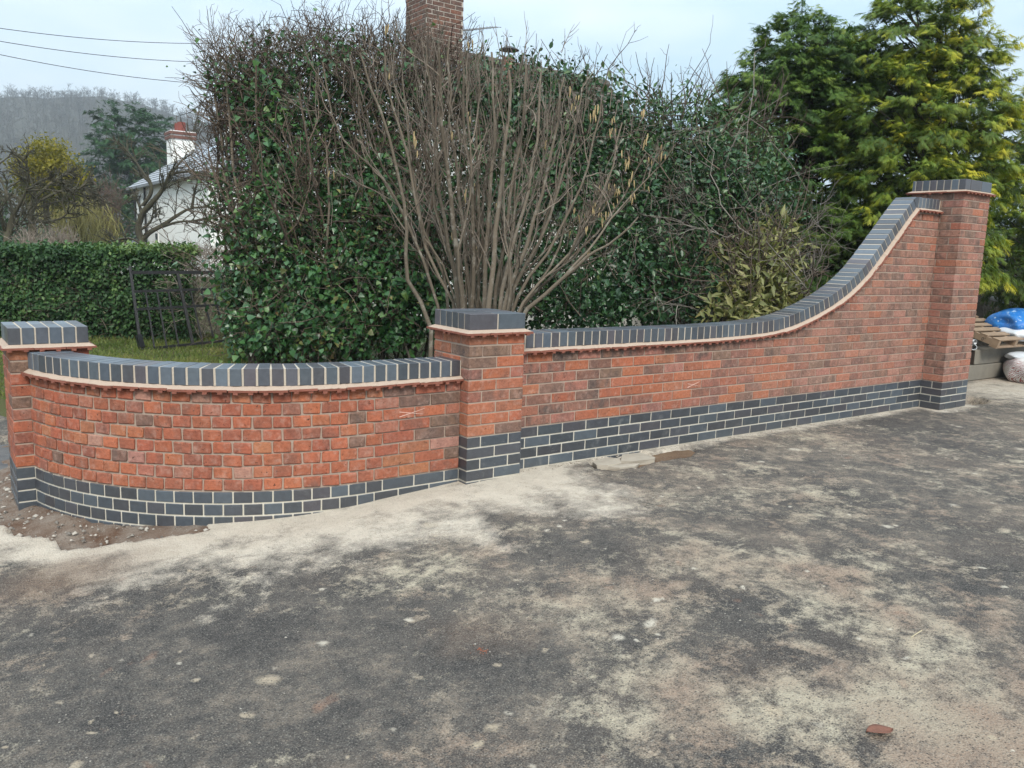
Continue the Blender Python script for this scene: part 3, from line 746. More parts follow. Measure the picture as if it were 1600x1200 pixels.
def leaves(name, P, D, N, size, shape, mat, tint=None, parent=None, width=1.0, droop=None):
    """one mesh of many leaves: P base points, D growing directions, N face normals, size lengths"""
    T, F, tw = LEAF[shape]; T = np.array(T); n = len(P); k = len(T)
    D = unit(D); S_ = unit(np.cross(D, N)); N2 = np.cross(S_, D)
    size = np.broadcast_to(np.asarray(size, float), (n,))
    V = P[:, None] + size[:, None, None]*(T[None, :, 0:1]*width*S_[:, None] + T[None, :, 1:2]*D[:, None] + T[None, :, 2:3]*N2[:, None])
    loops = []; starts = []; c = 0
    fl = np.concatenate([np.array(f) for f in F]); ln = np.array([len(f) for f in F]); st0 = np.concatenate([[0], np.cumsum(ln)[:-1]])
    loops = (fl[None]+np.arange(n)[:, None]*k).ravel(); starts = (st0[None]+np.arange(n)[:, None]*len(fl)).ravel()
    if tint is None: tint = RNG.random(n)
    at_ = dict(tint=np.repeat(tint, k), tip=np.tile(np.array(tw), n))
    me = np_mesh(name, V.reshape(-1, 3), loops, starts, mat, False, at_)
    o = obj(name, me, parent)
    if parent is not None: o.matrix_parent_inverse = parent.matrix_world.inverted() if False else Matrix.Translation(-Vector(parent.location))
    return o
def grow(S0, D, L, K=6, wob=.25, up=0.0, gravity=0.0):
    """wandering lines: (n, K, 3)"""
    n = len(S0); P = np.empty((n, K, 3)); P[:, 0] = S0; d = unit(np.asarray(D, float)); L = np.broadcast_to(np.asarray(L, float), (n,))
    for k in range(1, K):
        P[:, k] = P[:, k-1]+d*(L/(K-1))[:, None]
        d = unit(d+RNG.normal(size=(n, 3))*wob+UPZ*(up-gravity))
    return P
def sprout(P, per, t0, t1, ratio, ang, K=5, wob=.25, up=0.1, minlen=.03, Lmax=9):
    """side shoots from lines P: per shoots on each"""
    n, Kp, _ = P.shape; tot = int(n*per)
    i = RNG.integers(0, n, tot); t = RNG.uniform(t0, t1, tot)*(Kp-1); k = np.minimum(t.astype(int), Kp-2); f = (t-k)[:, None]
    S0 = P[i, k]*(1-f)+P[i, k+1]*f; d = unit(P[i, k+1]-P[i, k])
    pl = np.linalg.norm(np.diff(P, axis=1), axis=2).sum(1)[i]
    side = unit(np.cross(d, rdir(tot))); a = RNG.normal(ang, ang*.3, tot)[:, None]
    D = d*np.cos(a)+side*np.sin(a)
    L = np.minimum(np.maximum(pl*ratio*RNG.uniform(.5, 1.3, tot)*(1.15-.6*t/(Kp-1)), minlen), Lmax)
    return grow(S0, D, L, K, wob, up), i, t/(Kp-1)
def taper(n, K, r0, r1): 
    r0 = np.broadcast_to(np.asarray(r0, float), (n,))[:, None]; r1 = np.broadcast_to(np.asarray(r1, float), (n,))[:, None]
    t = np.linspace(0, 1, K)[None]; return r0*(1-t)+r1*t
def tube_data(P, Rr, sides=3):
    n, K, _ = P.shape; d = unit(P[:, -1]-P[:, 0]); u = unit(np.cross(d, np.where(np.abs(d[:, 2:3]) > .8, [[1., .2, 0]], [[.1, .2, 1.]]))); w = np.cross(d, u)
    a = np.arange(sides)*2*PI/sides
    ring = np.cos(a)[None, :, None]*u[:, None]+np.sin(a)[None, :, None]*w[:, None]
    V = P[:, :, None]+Rr[:, :, None, None]*ring[:, None]
    b = (np.arange(n)[:, None, None]*K+np.arange(K-1)[None, :, None])*sides; s = np.arange(sides)[None, None]; s2 = (s+1) % sides
    Q = np.stack([b+s, b+s2, b+sides+s2, b+sides+s], -1).reshape(-1, 4)
    return V.reshape(-1, 3), Q
def tubes(name, sets, mat, parent=None, smooth=True):
    """sets: list of (P, R, sides)"""
    VV = []; QQ = []; tt = []; c = 0
    for P, Rr, sd_ in sets:
        bad = ((P[:, :, 1] < .27) & (P[:, :, 1] > -1) & (P[:, :, 0] > -.6) & (P[:, :, 0] < 6.1)).any(1)      # nothing grows through the walls
        P, Rr = P[~bad], Rr[~bad]
        V, Q = tube_data(P, Rr, sd_); VV.append(V); QQ.append(Q+c); c += len(V); tt.append(np.repeat(RNG.random(len(P)), P.shape[1]*sd_))
    me = quads(np.concatenate(VV), np.concatenate(QQ), name, mat, smooth, dict(tint=np.concatenate(tt)))
    o = obj(name, me, parent)
    if parent is not None: o.matrix_parent_inverse = Matrix.Translation(-Vector(parent.location))
    return o
def m_leaf(name, cols, tipc=None, tipf=.5, rough=.45, trans=.25, spec=.4, tc=1.5):
    t = NT(name); ti = t.n('Attribute', _attribute_name='tint').outputs['Fac']; tp = t.n('Attribute', _attribute_name='tip').outputs['Fac']
    c = t.ramp(ti, [(i/(len(cols)-1), k) for i, k in enumerate(cols)])
    if tipc: c = t.mix(t.math('MULTIPLY', t.math('POWER', tp, 1.6), tipf), c, tipc)
    nz = t.noise(t.coord(), 60, 2); c = t.mix(t.math('MULTIPLY', nz, .35), c, t.mix(.5, c, (.01, .02, .01)))
    tcn = t.mix(1.0, c, (tc, tc*1.08, tc*.55), 'MULTIPLY')
    return t.finish(c, rough, None, spec, trans=trans, tcol=tcn)
def m_bark(name, ca, cb, cc=None, rough=.9):
    t = NT(name); ti = t.n('Attribute', _attribute_name='tint').outputs['Fac']; v = t.coord()
    c = t.ramp(ti, [(0, ca), (1, cb)])
    if cc: c = t.mix(t.math('MULTIPLY', t.step(t.noise(v, 14, 5, .65), .52, .66), .8), c, cc)
    g = t.noise(v, 70, 4, .6); c = t.mix(t.math('MULTIPLY', g, .5), c, t.mix(.6, c, (.02, .015, .01)))
    return t.finish(c, rough, t.bump(g, .5, .004), .2)
M_IVY = m_leaf('ivy_leaf', [(.012,.036,.015), (.024,.078,.026), (.044,.13,.042), (.08,.18,.05), (.17,.24,.07)], (.08,.16,.055), .3, .33, .14, .5)
M_SHRUB = m_leaf('evergreen_shrub_leaf', [(.010,.030,.013), (.018,.054,.020), (.030,.088,.030), (.055,.125,.038), (.12,.17,.05)], (.07,.14,.05), .3, .36, .14, .5)
M_PRIVET = m_leaf('clipped_hedge_leaf', [(.012,.032,.013), (.021,.055,.020), (.038,.090,.030), (.065,.13,.042), (.13,.20,.06)], None, 0, .5, .14, .25)
M_DRY = m_leaf('dry_narrow_leaf', [(.05,.07,.022), (.10,.12,.035), (.19,.20,.06), (.30,.28,.11), (.15,.09,.04)], (.32,.30,.13), .5, .5, .2)
M_GOLD = m_leaf('golden_cypress_spray', [(.012,.034,.010), (.030,.075,.013), (.095,.165,.02), (.25,.29,.028), (.52,.46,.04)], (.40,.37,.045), .35, .55, .26, .25)
M_CYP = m_leaf('green_cypress_spray', [(.010,.030,.009), (.022,.062,.013), (.06,.125,.02), (.12,.19,.028), (.22,.27,.04)], (.20,.25,.04), .3, .55, .24, .25)
M_FIR = m_leaf('dark_fir_spray', [(.010,.036,.016), (.018,.060,.022), (.032,.09,.03), (.05,.12,.036)], (.08,.13,.05), .25, .6, .15, .2)
M_HAZEL = m_bark('hazel_bark', (.10,.082,.06), (.20,.165,.125), (.28,.26,.22))
M_TWIG = m_bark('brown_twig', (.065,.048,.038), (.20,.155,.12))
M_RTWIG = m_bark('hazel_twig', (.105,.085,.068), (.27,.225,.18))
M_GTWIG = m_bark('grey_twig', (.13,.115,.095), (.29,.265,.23))
M_MOSSY = m_bark('mossy_bark', (.045,.042,.03), (.095,.085,.06), (.09,.10,.05))
M_DARKB = m_bark('dark_bark', (.03,.025,.02), (.07,.055,.045))
def blob(u, v, d, ru, rv, rd):
    k = d/FPX; return A3(at(u, v, d)), np.array([ru*k, rd, rv*k])
def bpts(bl, n, inner=.0, power=.5):
    """points in ellipsoids (right, forward, up radii), chosen by volume; power<.33 crowds the skin. Returns P, outward"""
    vol = np.array([np.prod(r) for c, r in bl])**.65; idx = RNG.choice(len(bl), n, p=vol/vol.sum())
    q = rdir(n); rad = inner+(1-inner)*RNG.random(n)**power
    C = np.array([c for c, r in bl])[idx]; Rr = np.array([r for c, r in bl])[idx]
    l = q*rad[:, None]*Rr
    P = C+l[:, 0:1]*RHn+l[:, 1:2]*FHn+l[:, 2:3]*UPZ
    o = q/Rr; Od = unit(o[:, 0:1]*RHn+o[:, 1:2]*FHn+o[:, 2:3]*UPZ)
    return P, Od
def clumped(bl, nclump, per, spread, inner=.45, power=.4):
    P, Od = bpts(bl, nclump, inner, power); n = nclump*per
    i = np.repeat(np.arange(nclump), per)
    sc = RNG.uniform(.6, 1.4, nclump)[i]
    return P[i]+RNG.normal(size=(n, 3))*spread*sc[:, None], Od[i], i
def foliage(name, bl, nclump, per, spread, size, shape, mat, parent, inner=.45, hang=.35, tint_by=None, power=.4, width=1.0, zmin=None, zmax=99.):
    P, Od, ci = clumped(bl, nclump, per, spread, inner, power); n = len(P)
    N = unit(Od*.7+UPZ*.5+RNG.normal(size=(n, 3))*.45); D = unit(RNG.normal(size=(n, 3))*.8+Od*.5-UPZ*hang)
    ct_ = RNG.random(nclump)[ci]; tint = np.clip(.6*ct_+.4*RNG.random(n), 0, 1)**1.15
    if tint_by is not None: tint = np.clip(tint+tint_by(P), 0, 1)
    cs_ = RNG.uniform(.65, 1.35, nclump)[ci]
    if zmin is not None: k = (P[:, 2] > zmin) & (P[:, 2] < zmax); P, D, N, tint, cs_ = P[k], D[k], N[k], tint[k], cs_[k]
    return leaves(name, P, D, N, size*cs_*RNG.uniform(.55, 1.35, len(P)), shape, mat, tint, parent, width)
# ------------------------------------------------------------------ overgrown hedge with ivy (behind the curved wall)
GL = .25
def foot(u, v, d, z=GL): p = at(u, v, d); return (p.x, p.y, z)
hedge = thing('overgrown_hedge', foot(520, 560, 8.9), 'tall overgrown hedge thick with ivy and bare twigs, behind the curved wall', 'hedge')
HB = [blob(*a) for a in [(430,150,8.9,75,65,.55), (520,110,9.0,95,60,.6), (410,260,8.8,62,90,.5), (450,380,8.7,85,110,.6), (400,470,8.7,42,80,.4), (540,470,8.6,105,95,.55), (620,380,8.8,95,130,.5), (590,220,9.0,110,120,.55), (660,160,9.1,80,80,.5), (640,500,8.5,70,60,.4), (450,510,8.5,70,55,.4), (370,140,8.9,40,50,.4), (500,290,8.8,90,90,.55)]]
HIVY = [blob(*a) for a in [(445,250,8.55,52,80,.35), (440,370,8.45,72,90,.4), (520,430,8.35,85,110,.4), (590,450,8.3,70,80,.35), (470,500,8.3,90,60,.35), (560,340,8.5,70,90,.35), (640,470,8.3,55,60,.3), (400,480,8.5,40,75,.3), (620,300,8.7,80,90,.3), (550,190,9.05,80,65,.3), (370,450,8.6,22,110,.25), (360,330,8.8,22,60,.2), (520,520,8.25,110,40,.3)]]
foliage('foliage', HIVY, 1250, 19, .085, .050, 'ivy', M_IVY, hedge, .35, .55, zmin=GL+.02, zmax=3.7)
tag(hedge.children[-1], kind='stuff')
tag(foliage('foliage', HB, 850, 11, .12, .048, 'ivy', M_IVY, hedge, .15, .4, power=.5, zmin=GL+.02, zmax=3.75), kind='stuff')
# stems rising from the ground, then branches, then a thicket of twigs
nb_ = 46
bu = RNG.uniform(385, 690, nb_); S0 = np.array([foot(u, 560, d) for u, d in zip(bu, RNG.uniform(8.5, 9.2, nb_))])
D = unit(np.stack([RNG.normal(0, .22, nb_), RNG.normal(0, .2, nb_), np.ones(nb_)], 1))
ST = grow(S0, D, RNG.uniform(2.2, 3.1, nb_), 9, .14, .12)
# stems at the open left end lean outwards and stand clear of the ivy
lu = [(408,350), (398,338), (392,345), (415,372), (402,362), (388,336), (420,395), (396,352)]
lft = []
for i, (a, b) in enumerate(lu):
    p0 = np.array(foot(a, 560, 8.45+.05*i)); p3 = A3(at(b, 90+14*i, 8.6+.06*i)); mid = p0*.45+p3*.55+RHn*RNG.normal(-.10, .05)
    t = np.linspace(0, 1, 9)[:, None]; lft.append((1-t)**2*p0+2*t*(1-t)*mid+t*t*p3+RNG.normal(size=(9, 3))*.022)
ST = np.concatenate([ST, np.array(lft)]); nst = len(ST)
sr_ = RNG.uniform(.011, .024, nst)
for i in range(nst):
    tubes('stem', [(ST[i:i+1], taper(1, 9, sr_[i], sr_[i]*.4), 6)], M_HAZEL if i >= nb_ or i % 3 == 0 else M_TWIG, hedge)
B1, bi, bt = sprout(ST, 9, .25, 1, .34, .8, 6, .28, .10)
B2, _, _ = sprout(B1, 3.2, .2, 1, .5, .75, 5, .3, .12)
B3, _, _ = sprout(B2[RNG.random(len(B2)) < .8], 1.8, .2, 1, .6, .7, 4, .3, .12, .06)
tag(tubes('twigs', [(B1, taper(len(B1), 6, .008, .0035), 4), (B2, taper(len(B2), 5, .0042, .0022), 3), (B3, taper(len(B3), 4, .0028, .0016), 3)], M_TWIG, hedge), kind='stuff')
# clipped top and outer face: short dense shoots
Pt, Od = bpts([blob(*a) for a in [(430,105,8.9,90,45,.5), (560,85,9.0,110,45,.5), (660,110,9.1,70,40,.5), (355,130,8.9,30,70,.4), (350,220,8.9,22,90,.35), (470,140,8.7,120,70,.4), (600,170,8.8,110,80,.4)]], 900, .3, .5)
T1 = grow(Pt, unit(Od*.7+UPZ*.8+rdir(900)*.7), RNG.uniform(.14, .42, 900), 5, .28, .12)
T2, _, _ = sprout(T1, 2.6, .2, 1, .55, .8, 4, .3, .12, .05)
tag(tubes('twigs', [(T1, taper(900, 5, .0045, .002), 3), (T2, taper(len(T2), 4, .0026, .0014), 3)], M_TWIG, hedge), kind='stuff')
Pd, Od = bpts(HB, 1000, .2, .5)
T3 = grow(Pd, unit(rdir(1000)+Od*.3), RNG.uniform(.3, .8, 1000), 6, .32, .02)
tag(tubes('twigs', [(T3, taper(1000, 6, .006, .0025), 3)], M_DARKB, hedge), kind='stuff')
tag(foliage('foliage', HIVY, 90, 8, .10, .05, 'ivy', M_DRY, hedge, .5, .5, zmin=GL+.02), kind='stuff')
Pf, Of = bpts(HIVY, 700, .75, .5); fr_ = (Of@FHn) < .2; Pf, Of = Pf[fr_], Of[fr_]; nf = len(Pf)
Tf = grow(Pf-FHn*.02, unit(rdir(nf)-FHn*.15+UPZ*.1), RNG.uniform(.25, .8, nf), 7, .3, .02); Tg, _, _ = sprout(Tf, 1.5, .2, 1, .5, .8, 4, .3, .05, .05)
tag(tubes('twigs', [(Tf, taper(nf, 7, .005, .002), 3), (Tg, taper(len(Tg), 4, .0026, .0014), 3)], M_TWIG, hedge), kind='stuff')
Pu, Ou = bpts([blob(*a) for a in [(400,130,8.9,75,50,.5), (500,100,9.0,100,50,.5), (600,120,9.1,110,55,.5), (380,210,8.85,45,80,.35), (680,150,9.2,70,70,.5), (440,190,8.8,90,60,.4)]], 1500, .1, .6)
T4 = grow(Pu, unit(rdir(1500)*.8+Ou*.3+UPZ*.5), RNG.uniform(.15, .55, 1500), 6, .3, .06); T5, _, _ = sprout(T4, 1.6, .2, 1, .5, .8, 4, .3, .08, .05)
tag(tubes('twigs', [(T4, taper(1500, 6, .0055, .0022), 3), (T5, taper(len(T5), 4, .003, .0015), 3)], M_TWIG, hedge), kind='stuff')
tag(foliage('foliage', [blob(*a) for a in [(400,140,8.7,70,45,.4), (500,120,8.8,110,45,.4), (590,130,8.9,110,50,.4)]], 130, 9, .10, .05, 'ivy', M_IVY, hedge, .1, .4, zmin=0, zmax=3.75), kind='stuff')
# a few pale cut branches show in front of the ivy
cut = [((600,545),(565,470),(552,405),8.2), ((395,400),(440,420),(470,395),8.3), ((470,560),(500,500),(520,470),8.15), ((640,560),(600,470),(552,400),8.1), ((440,260),(425,330),(430,420),8.25)]
for a, b, c, d in cut:
    p0, p1, p2 = A3(at(*a, d+.15)), A3(at(*b, d)), A3(at(*c, d-.05)); t = np.linspace(0, 1, 9)[:, None]
    L_ = ((1-t)**2*p0+2*t*(1-t)*p1+t*t*p2+RNG.normal(size=(9, 3))*.012)[None]
    tubes('cut_branch', [(L_, taper(1, 9, .014, .008), 6)], M_GTWIG, hedge)

# ------------------------------------------------------------------ hazel with many upright stems
hazel = thing('hazel_bush', foot(755, 500, 7.3), 'bare hazel with many upright stems and yellow catkins, behind the middle brick pillar', 'shrub')
HZ = [ # photo path of each stem (base ... top), distance, base radius
 ([(672,505),(634,425),(637,338),(612,232),(583,140),(560,80)],6.9,.026), ([(690,500),(629,333),(590,270),(528,205),(504,95)],7.1,.022), ([(712,492),(664,380),(640,260),(610,150),(600,80)],7.3,.022),
 ([(716,488),(700,380),(682,250),(672,120),(660,60)],7.2,.024), ([(722,487),(708,330),(690,200),(684,70)],7.0,.030), ([(732,487),(722,330),(706,200),(700,60)],7.3,.026), ([(738,486),(738,320),(728,200),(722,80)],7.1,.028),
 ([(748,486),(748,330),(744,200),(752,70)],7.4,.024), ([(756,486),(764,330),(772,200),(768,80)],7.2,.030), ([(764,487),(778,340),(790,230),(796,110)],7.0,.036), ([(772,487),(796,330),(816,200),(822,90)],7.4,.026),
 ([(780,487),(812,350),(838,230),(846,110)],7.2,.028), ([(786,488),(830,360),(862,240),(880,120)],7.0,.026), ([(792,489),(850,360),(890,230),(912,130)],7.4,.022), ([(798,492),(862,380),(915,270),(942,150)],7.2,.022),
 ([(804,496),(880,405),(940,310),(972,190)],7.1,.022), ([(812,505),(890,425),(945,385),(1000,340)],6.9,.024), ([(808,500),(870,425),(950,345),(1008,240)],7.3,.020), ([(700,492),(690,420),(655,330),(640,220),(628,120)],7.5,.02),
 ([(744,486),(736,360),(752,240),(740,110)],7.6,.02), ([(770,486),(800,380),(806,260),(832,130)],7.6,.02), ([(728,486),(690,350),(668,240),(650,130)],7.6,.02), ([(760,486),(756,300),(780,170),(784,70)],7.7,.02), ([(785,487),(842,380),(868,290),(900,180)],7.7,.02)]
def smooth_path(pts, K):
    pts = np.array(pts); m = len(pts); t = np.linspace(0, m-1, K); out = np.empty((K, 3))
    for i, q in enumerate(t):
        k = min(int(q), m-2); f = q-k; p0, p1, p2, p3 = pts[max(k-1, 0)], pts[k], pts[k+1], pts[min(k+2, m-1)]
        out[i] = .5*((2*p1)+(-p0+p2)*f+(2*p0-5*p1+4*p2-p3)*f*f+(-p0+3*p1-3*p2+p3)*f**3)
    return out
HS = []; HR = []
for path, d, r in HZ:
    m = len(path); lean = RNG.normal(0, .18)
    pts = [A3(at(u, v, d+lean*k/(m-1))) for k, (u, v) in enumerate(path)]
    b = pts[0].copy(); b[2] = GL-.05; pts[0] = pts[0]; pts = [b]+pts if pts[0][2] > GL+.1 else pts
    P_ = smooth_path(pts, 14)+RNG.normal(size=(14, 3))*.008; HS.append(P_); HR.append(r)
    tubes('stem', [(P_[None], taper(1, 14, r*RNG.uniform(.7, 1.05), r*.28), 8)], M_HAZEL, hazel)
HS = np.array(HS)
FK, fi, ft = sprout(HS, 1.2, .1, .55, .62, .42, 10, .13, .10); FK = FK[FK[:, -1, 2] < 3.1]
for k in range(len(FK)): tubes('fork', [(FK[k:k+1], taper(1, 10, RNG.uniform(.008, .014), .0035), 6)], M_HAZEL, hazel)
HS = np.concatenate([HS[:, np.linspace(0, 13, 10).astype(int)], FK])
C1, ci_, ct1 = sprout(HS, 4.8, .36, 1.0, .27, .6, 7, .17, .12)
C2, _, _ = sprout(C1, 3.6, .2, 1, .5, .6, 6, .17, .13, .08)
C3, _, _ = sprout(C2[RNG.random(len(C2)) < .8], 1.5, .2, 1, .6, .5, 5, .14, .16, .08)
lim = lambda P: P[(P[:, -1, 2] < 3.22)]
C1, C2, C3 = lim(C1), lim(C2), lim(C3)
tag(tubes('twigs', [(C1, taper(len(C1), 7, .0065, .0026), 5), (C2, taper(len(C2), 6, .0036, .0017), 3), (C3, taper(len(C3), 5, .0026, .0013), 3)], M_RTWIG, hazel), kind='stuff')
# water shoots along the clipped top
top = HS[:, -1]; i = RNG.integers(0, len(top), 330)
SS = top[i]+RNG.normal(size=(330, 3))*np.array([.16, .16, .16])-UPZ*.30
W1 = grow(SS, unit(UPZ*1.0+RNG.normal(size=(330, 3))*.22), RNG.uniform(.12, .42, 330), 6, .07, .06)
W2, _, _ = sprout(W1, 1.6, .1, .9, .5, .35, 4, .08, .12, .06)
tag(tubes('shoots', [(W1, taper(330, 6, .0045, .0016), 3), (W2, taper(len(W2), 4, .003, .0013), 3)], M_RTWIG, hazel), kind='stuff')
M_CAT = m_bark('catkin', (.34,.25,.13), (.47,.37,.20))
cs = np.concatenate([C2[:, -1], C1[:, -1]]); cs = cs[RNG.permutation(len(cs))]
uu = (cs-A3(CAM)); ur = uu@RHn; uf = uu@FHn; upx = 800+FPX*ur/uf
w_ = np.exp(-((upx-960)/70)**2)+.07
cs = cs[RNG.random(len(cs)) < w_][:42]
cs = np.repeat(cs, 2, 0)+RNG.normal(size=(len(cs)*2, 3))*.02
extra = np.array([A3(at(650+RNG.normal(0, 3), 212+RNG.normal(0, 8), 6.7)) for _ in range(5)]+[A3(at(u+RNG.normal(0, 3), v+RNG.normal(0, 10), 6.8)) for u, v in [(982,260),(985,270),(990,300),(978,240),(1008,215),(955,190),(930,170),(925,180),(1006,180)] for _ in range(3)])
cs = np.concatenate([cs, extra])
Kt = grow(cs, np.tile([0, 0, -1.0], (len(cs), 1))+RNG.normal(size=(len(cs), 3))*.12, RNG.uniform(.04, .09, len(cs)), 4, .06, 0)
tag(tubes('catkins', [(Kt, np.tile(np.array([[.004, .0065, .006, .002]]), (len(cs), 1)), 5)], M_CAT, hazel), kind='stuff')

# ------------------------------------------------------------------ evergreen shrubs behind the tall wall
def shrub(name, label, cat, bl, n, per, spread, size, shape, mat, u, d, ntw=260, inner=.3, hang=.3, tw=M_TWIG, tint_by=None, group=None, L=(.35, .9), top_tw=0, width=1.0):
    s = thing(name, foot(u, 500, d), label, cat, group)
    tag(foliage('foliage', bl, n, per, spread, size, shape, mat, s, inner, hang, tint_by, zmin=GL, width=width), kind='stuff')
    P, Od = bpts(bl, ntw, .0, .6); Tw = grow(P, unit(rdir(ntw)+Od*.5+UPZ*.4), RNG.uniform(*L, ntw), 6, .25, .05); T_, _, _ = sprout(Tw, 2, .2, 1, .5, .7, 4, .3, .05, .05)
    tag(tubes('twigs', [(Tw, taper(ntw, 6, .008, .003), 3), (T_, taper(len(T_), 4, .003, .0016), 3)], tw, s), kind='stuff')
    base = np.array(foot(u, 500, d)); m = 5
    st_ = grow(np.tile(base, (m, 1))+RNG.normal(size=(m, 3))*[.15, .15, 0], unit(np.stack([RNG.normal(0, .4, m), RNG.normal(0, .4, m), np.ones(m)], 1)), RNG.uniform(.9, 1.6, m), 7, .15, .05)
    for k in range(m): tubes('stem', [(st_[k:k+1], taper(1, 7, .03, .012), 6)], M_DARKB, s)
    return s
shrub('evergreen_shrub', 'dark glossy evergreen shrub filling in behind the bare hazel stems', 'shrub', [blob(*a) for a in [(850,160,9.5,95,52,.4), (770,135,9.6,70,45,.35), (920,175,9.6,70,45,.4), (740,330,8.9,90,110,.5), (840,250,9.3,110,95,.5), (720,440,8.7,90,80,.4), (830,430,8.8,100,90,.45), (760,190,9.4,90,70,.4)]], 1200, 14, .11, .06, 'oval', M_SHRUB, 790, 9.2)
shrub('evergreen_shrub', 'broad dark green shrub rising above the low part of the swept wall', 'shrub', [blob(*a) for a in [(1180,330,9.5,70,90,.4), (1100,300,9.2,100,90,.45), (960,420,8.9,120,95,.5), (930,260,9.6,110,85,.5), (1050,360,9.1,100,110,.5), (1040,450,8.7,110,60,.4), (900,480,8.5,90,45,.35)]], 1500, 15, .11, .055, 'oval', M_SHRUB, 970, 9.3)
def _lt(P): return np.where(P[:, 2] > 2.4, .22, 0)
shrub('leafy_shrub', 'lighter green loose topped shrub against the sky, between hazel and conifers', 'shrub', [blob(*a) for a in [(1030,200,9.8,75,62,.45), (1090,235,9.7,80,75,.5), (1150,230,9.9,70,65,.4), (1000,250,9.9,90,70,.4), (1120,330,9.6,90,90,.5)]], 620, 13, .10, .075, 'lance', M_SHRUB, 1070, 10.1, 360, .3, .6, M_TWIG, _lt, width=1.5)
shrub('dry_shrub', 'olive and straw coloured narrow leaved shrub leaning over the swept coping', 'shrub', [blob(*a) for a in [(1190,455,8.35,55,50,.35), (1150,490,8.2,45,28,.3), (1210,400,8.7,45,60,.3), (1170,420,8.6,50,45,.3), (1230,480,8.3,40,25,.25)]], 230, 12, .09, .105, 'lance', M_DRY, 1185, 8.7, 160, .2, .1, M_TWIG, width=1.25)
# trailing ivy on the ground behind the wall
iv = thing('ground_ivy', foot(980, 505, 7.6), 'low dark ivy trailing over the ground behind the swept wall', 'ivy')
P = np.array([foot(u, 505, d) for u, d in zip(RNG.uniform(815, 1180, 5200), RNG.uniform(7.0, 9.0, 5200))]); P[:, 2] += RNG.random(5200)**1.5*.45; P[:, 1] = np.maximum(P[:, 1], .45+.3*RNG.random(5200))
tag(leaves('foliage', P, unit(rdir(5200)*.9-UPZ*.2), unit(UPZ+RNG.normal(size=(5200, 3))*.5), .055*RNG.uniform(.6, 1.3, 5200), 'ivy', M_IVY, RNG.random(5200)**1.6, iv), kind='stuff')
# ------------------------------------------------------------------ thicket of bare pale branches
th = thing('bare_thicket', foot(1130, 480, 9.0), 'tangle of bare pale grey branches arching in front of the conifers', 'shrub')
n = 15; S0 = np.array([foot(u, 500, d) for u, d in zip(RNG.uniform(1110, 1260, n), RNG.uniform(8.7, 9.6, n))])
D = unit(np.ones((n, 3))*UPZ-RHn*RNG.normal(.45, .35, n)[:, None]+FHn*RNG.normal(0, .25, n)[:, None])
K1 = grow(S0, D, RNG.uniform(1.5, 2.5, n), 10, .16, -.09)
for k in range(n): tubes('branch', [(K1[k:k+1], taper(1, 10, .014, .004), 5)], M_GTWIG, th)
for pth, d in [([(1260,430),(1130,330),(1115,235),(1090,190)],8.6), ([(1250,470),(1180,390),(1100,360),(1010,330)],8.5), ([(1200,400),(1130,270),(1190,170),(1260,140)],8.8), ([(1270,300),(1200,210),(1150,180),(1070,250)],8.9), ([(1165,420),(1168,250),(1180,100),(1200,60)],9.0), ([(1260,380),(1180,330),(1090,320),(1040,300)],8.7)]:
    P_ = smooth_path([A3(at(u, v, d)) for u, v in pth], 12)[None]; K1 = np.concatenate([K1, P_[:, np.linspace(0, 11, 10).astype(int)]]); tubes('branch', [(P_+RNG.normal(size=P_.shape)*.03, taper(1, 12, .008, .003), 5)], M_GTWIG, th)
E1, _, _ = sprout(K1, 17, .2, 1, .42, .8, 8, .16, -.06); E2, _, _ = sprout(E1, 4, .15, 1, .5, .7, 6, .2, -.02, .06)
E1 = E1[E1[:, :, 2].max(1) < 2.75]; E2 = E2[E2[:, :, 2].max(1) < 2.85]
tag(tubes('twigs', [(E1, taper(len(E1), 8, .0042, .0018), 4), (E2, taper(len(E2), 6, .0022, .0011), 3)], M_GTWIG, th), kind='stuff')
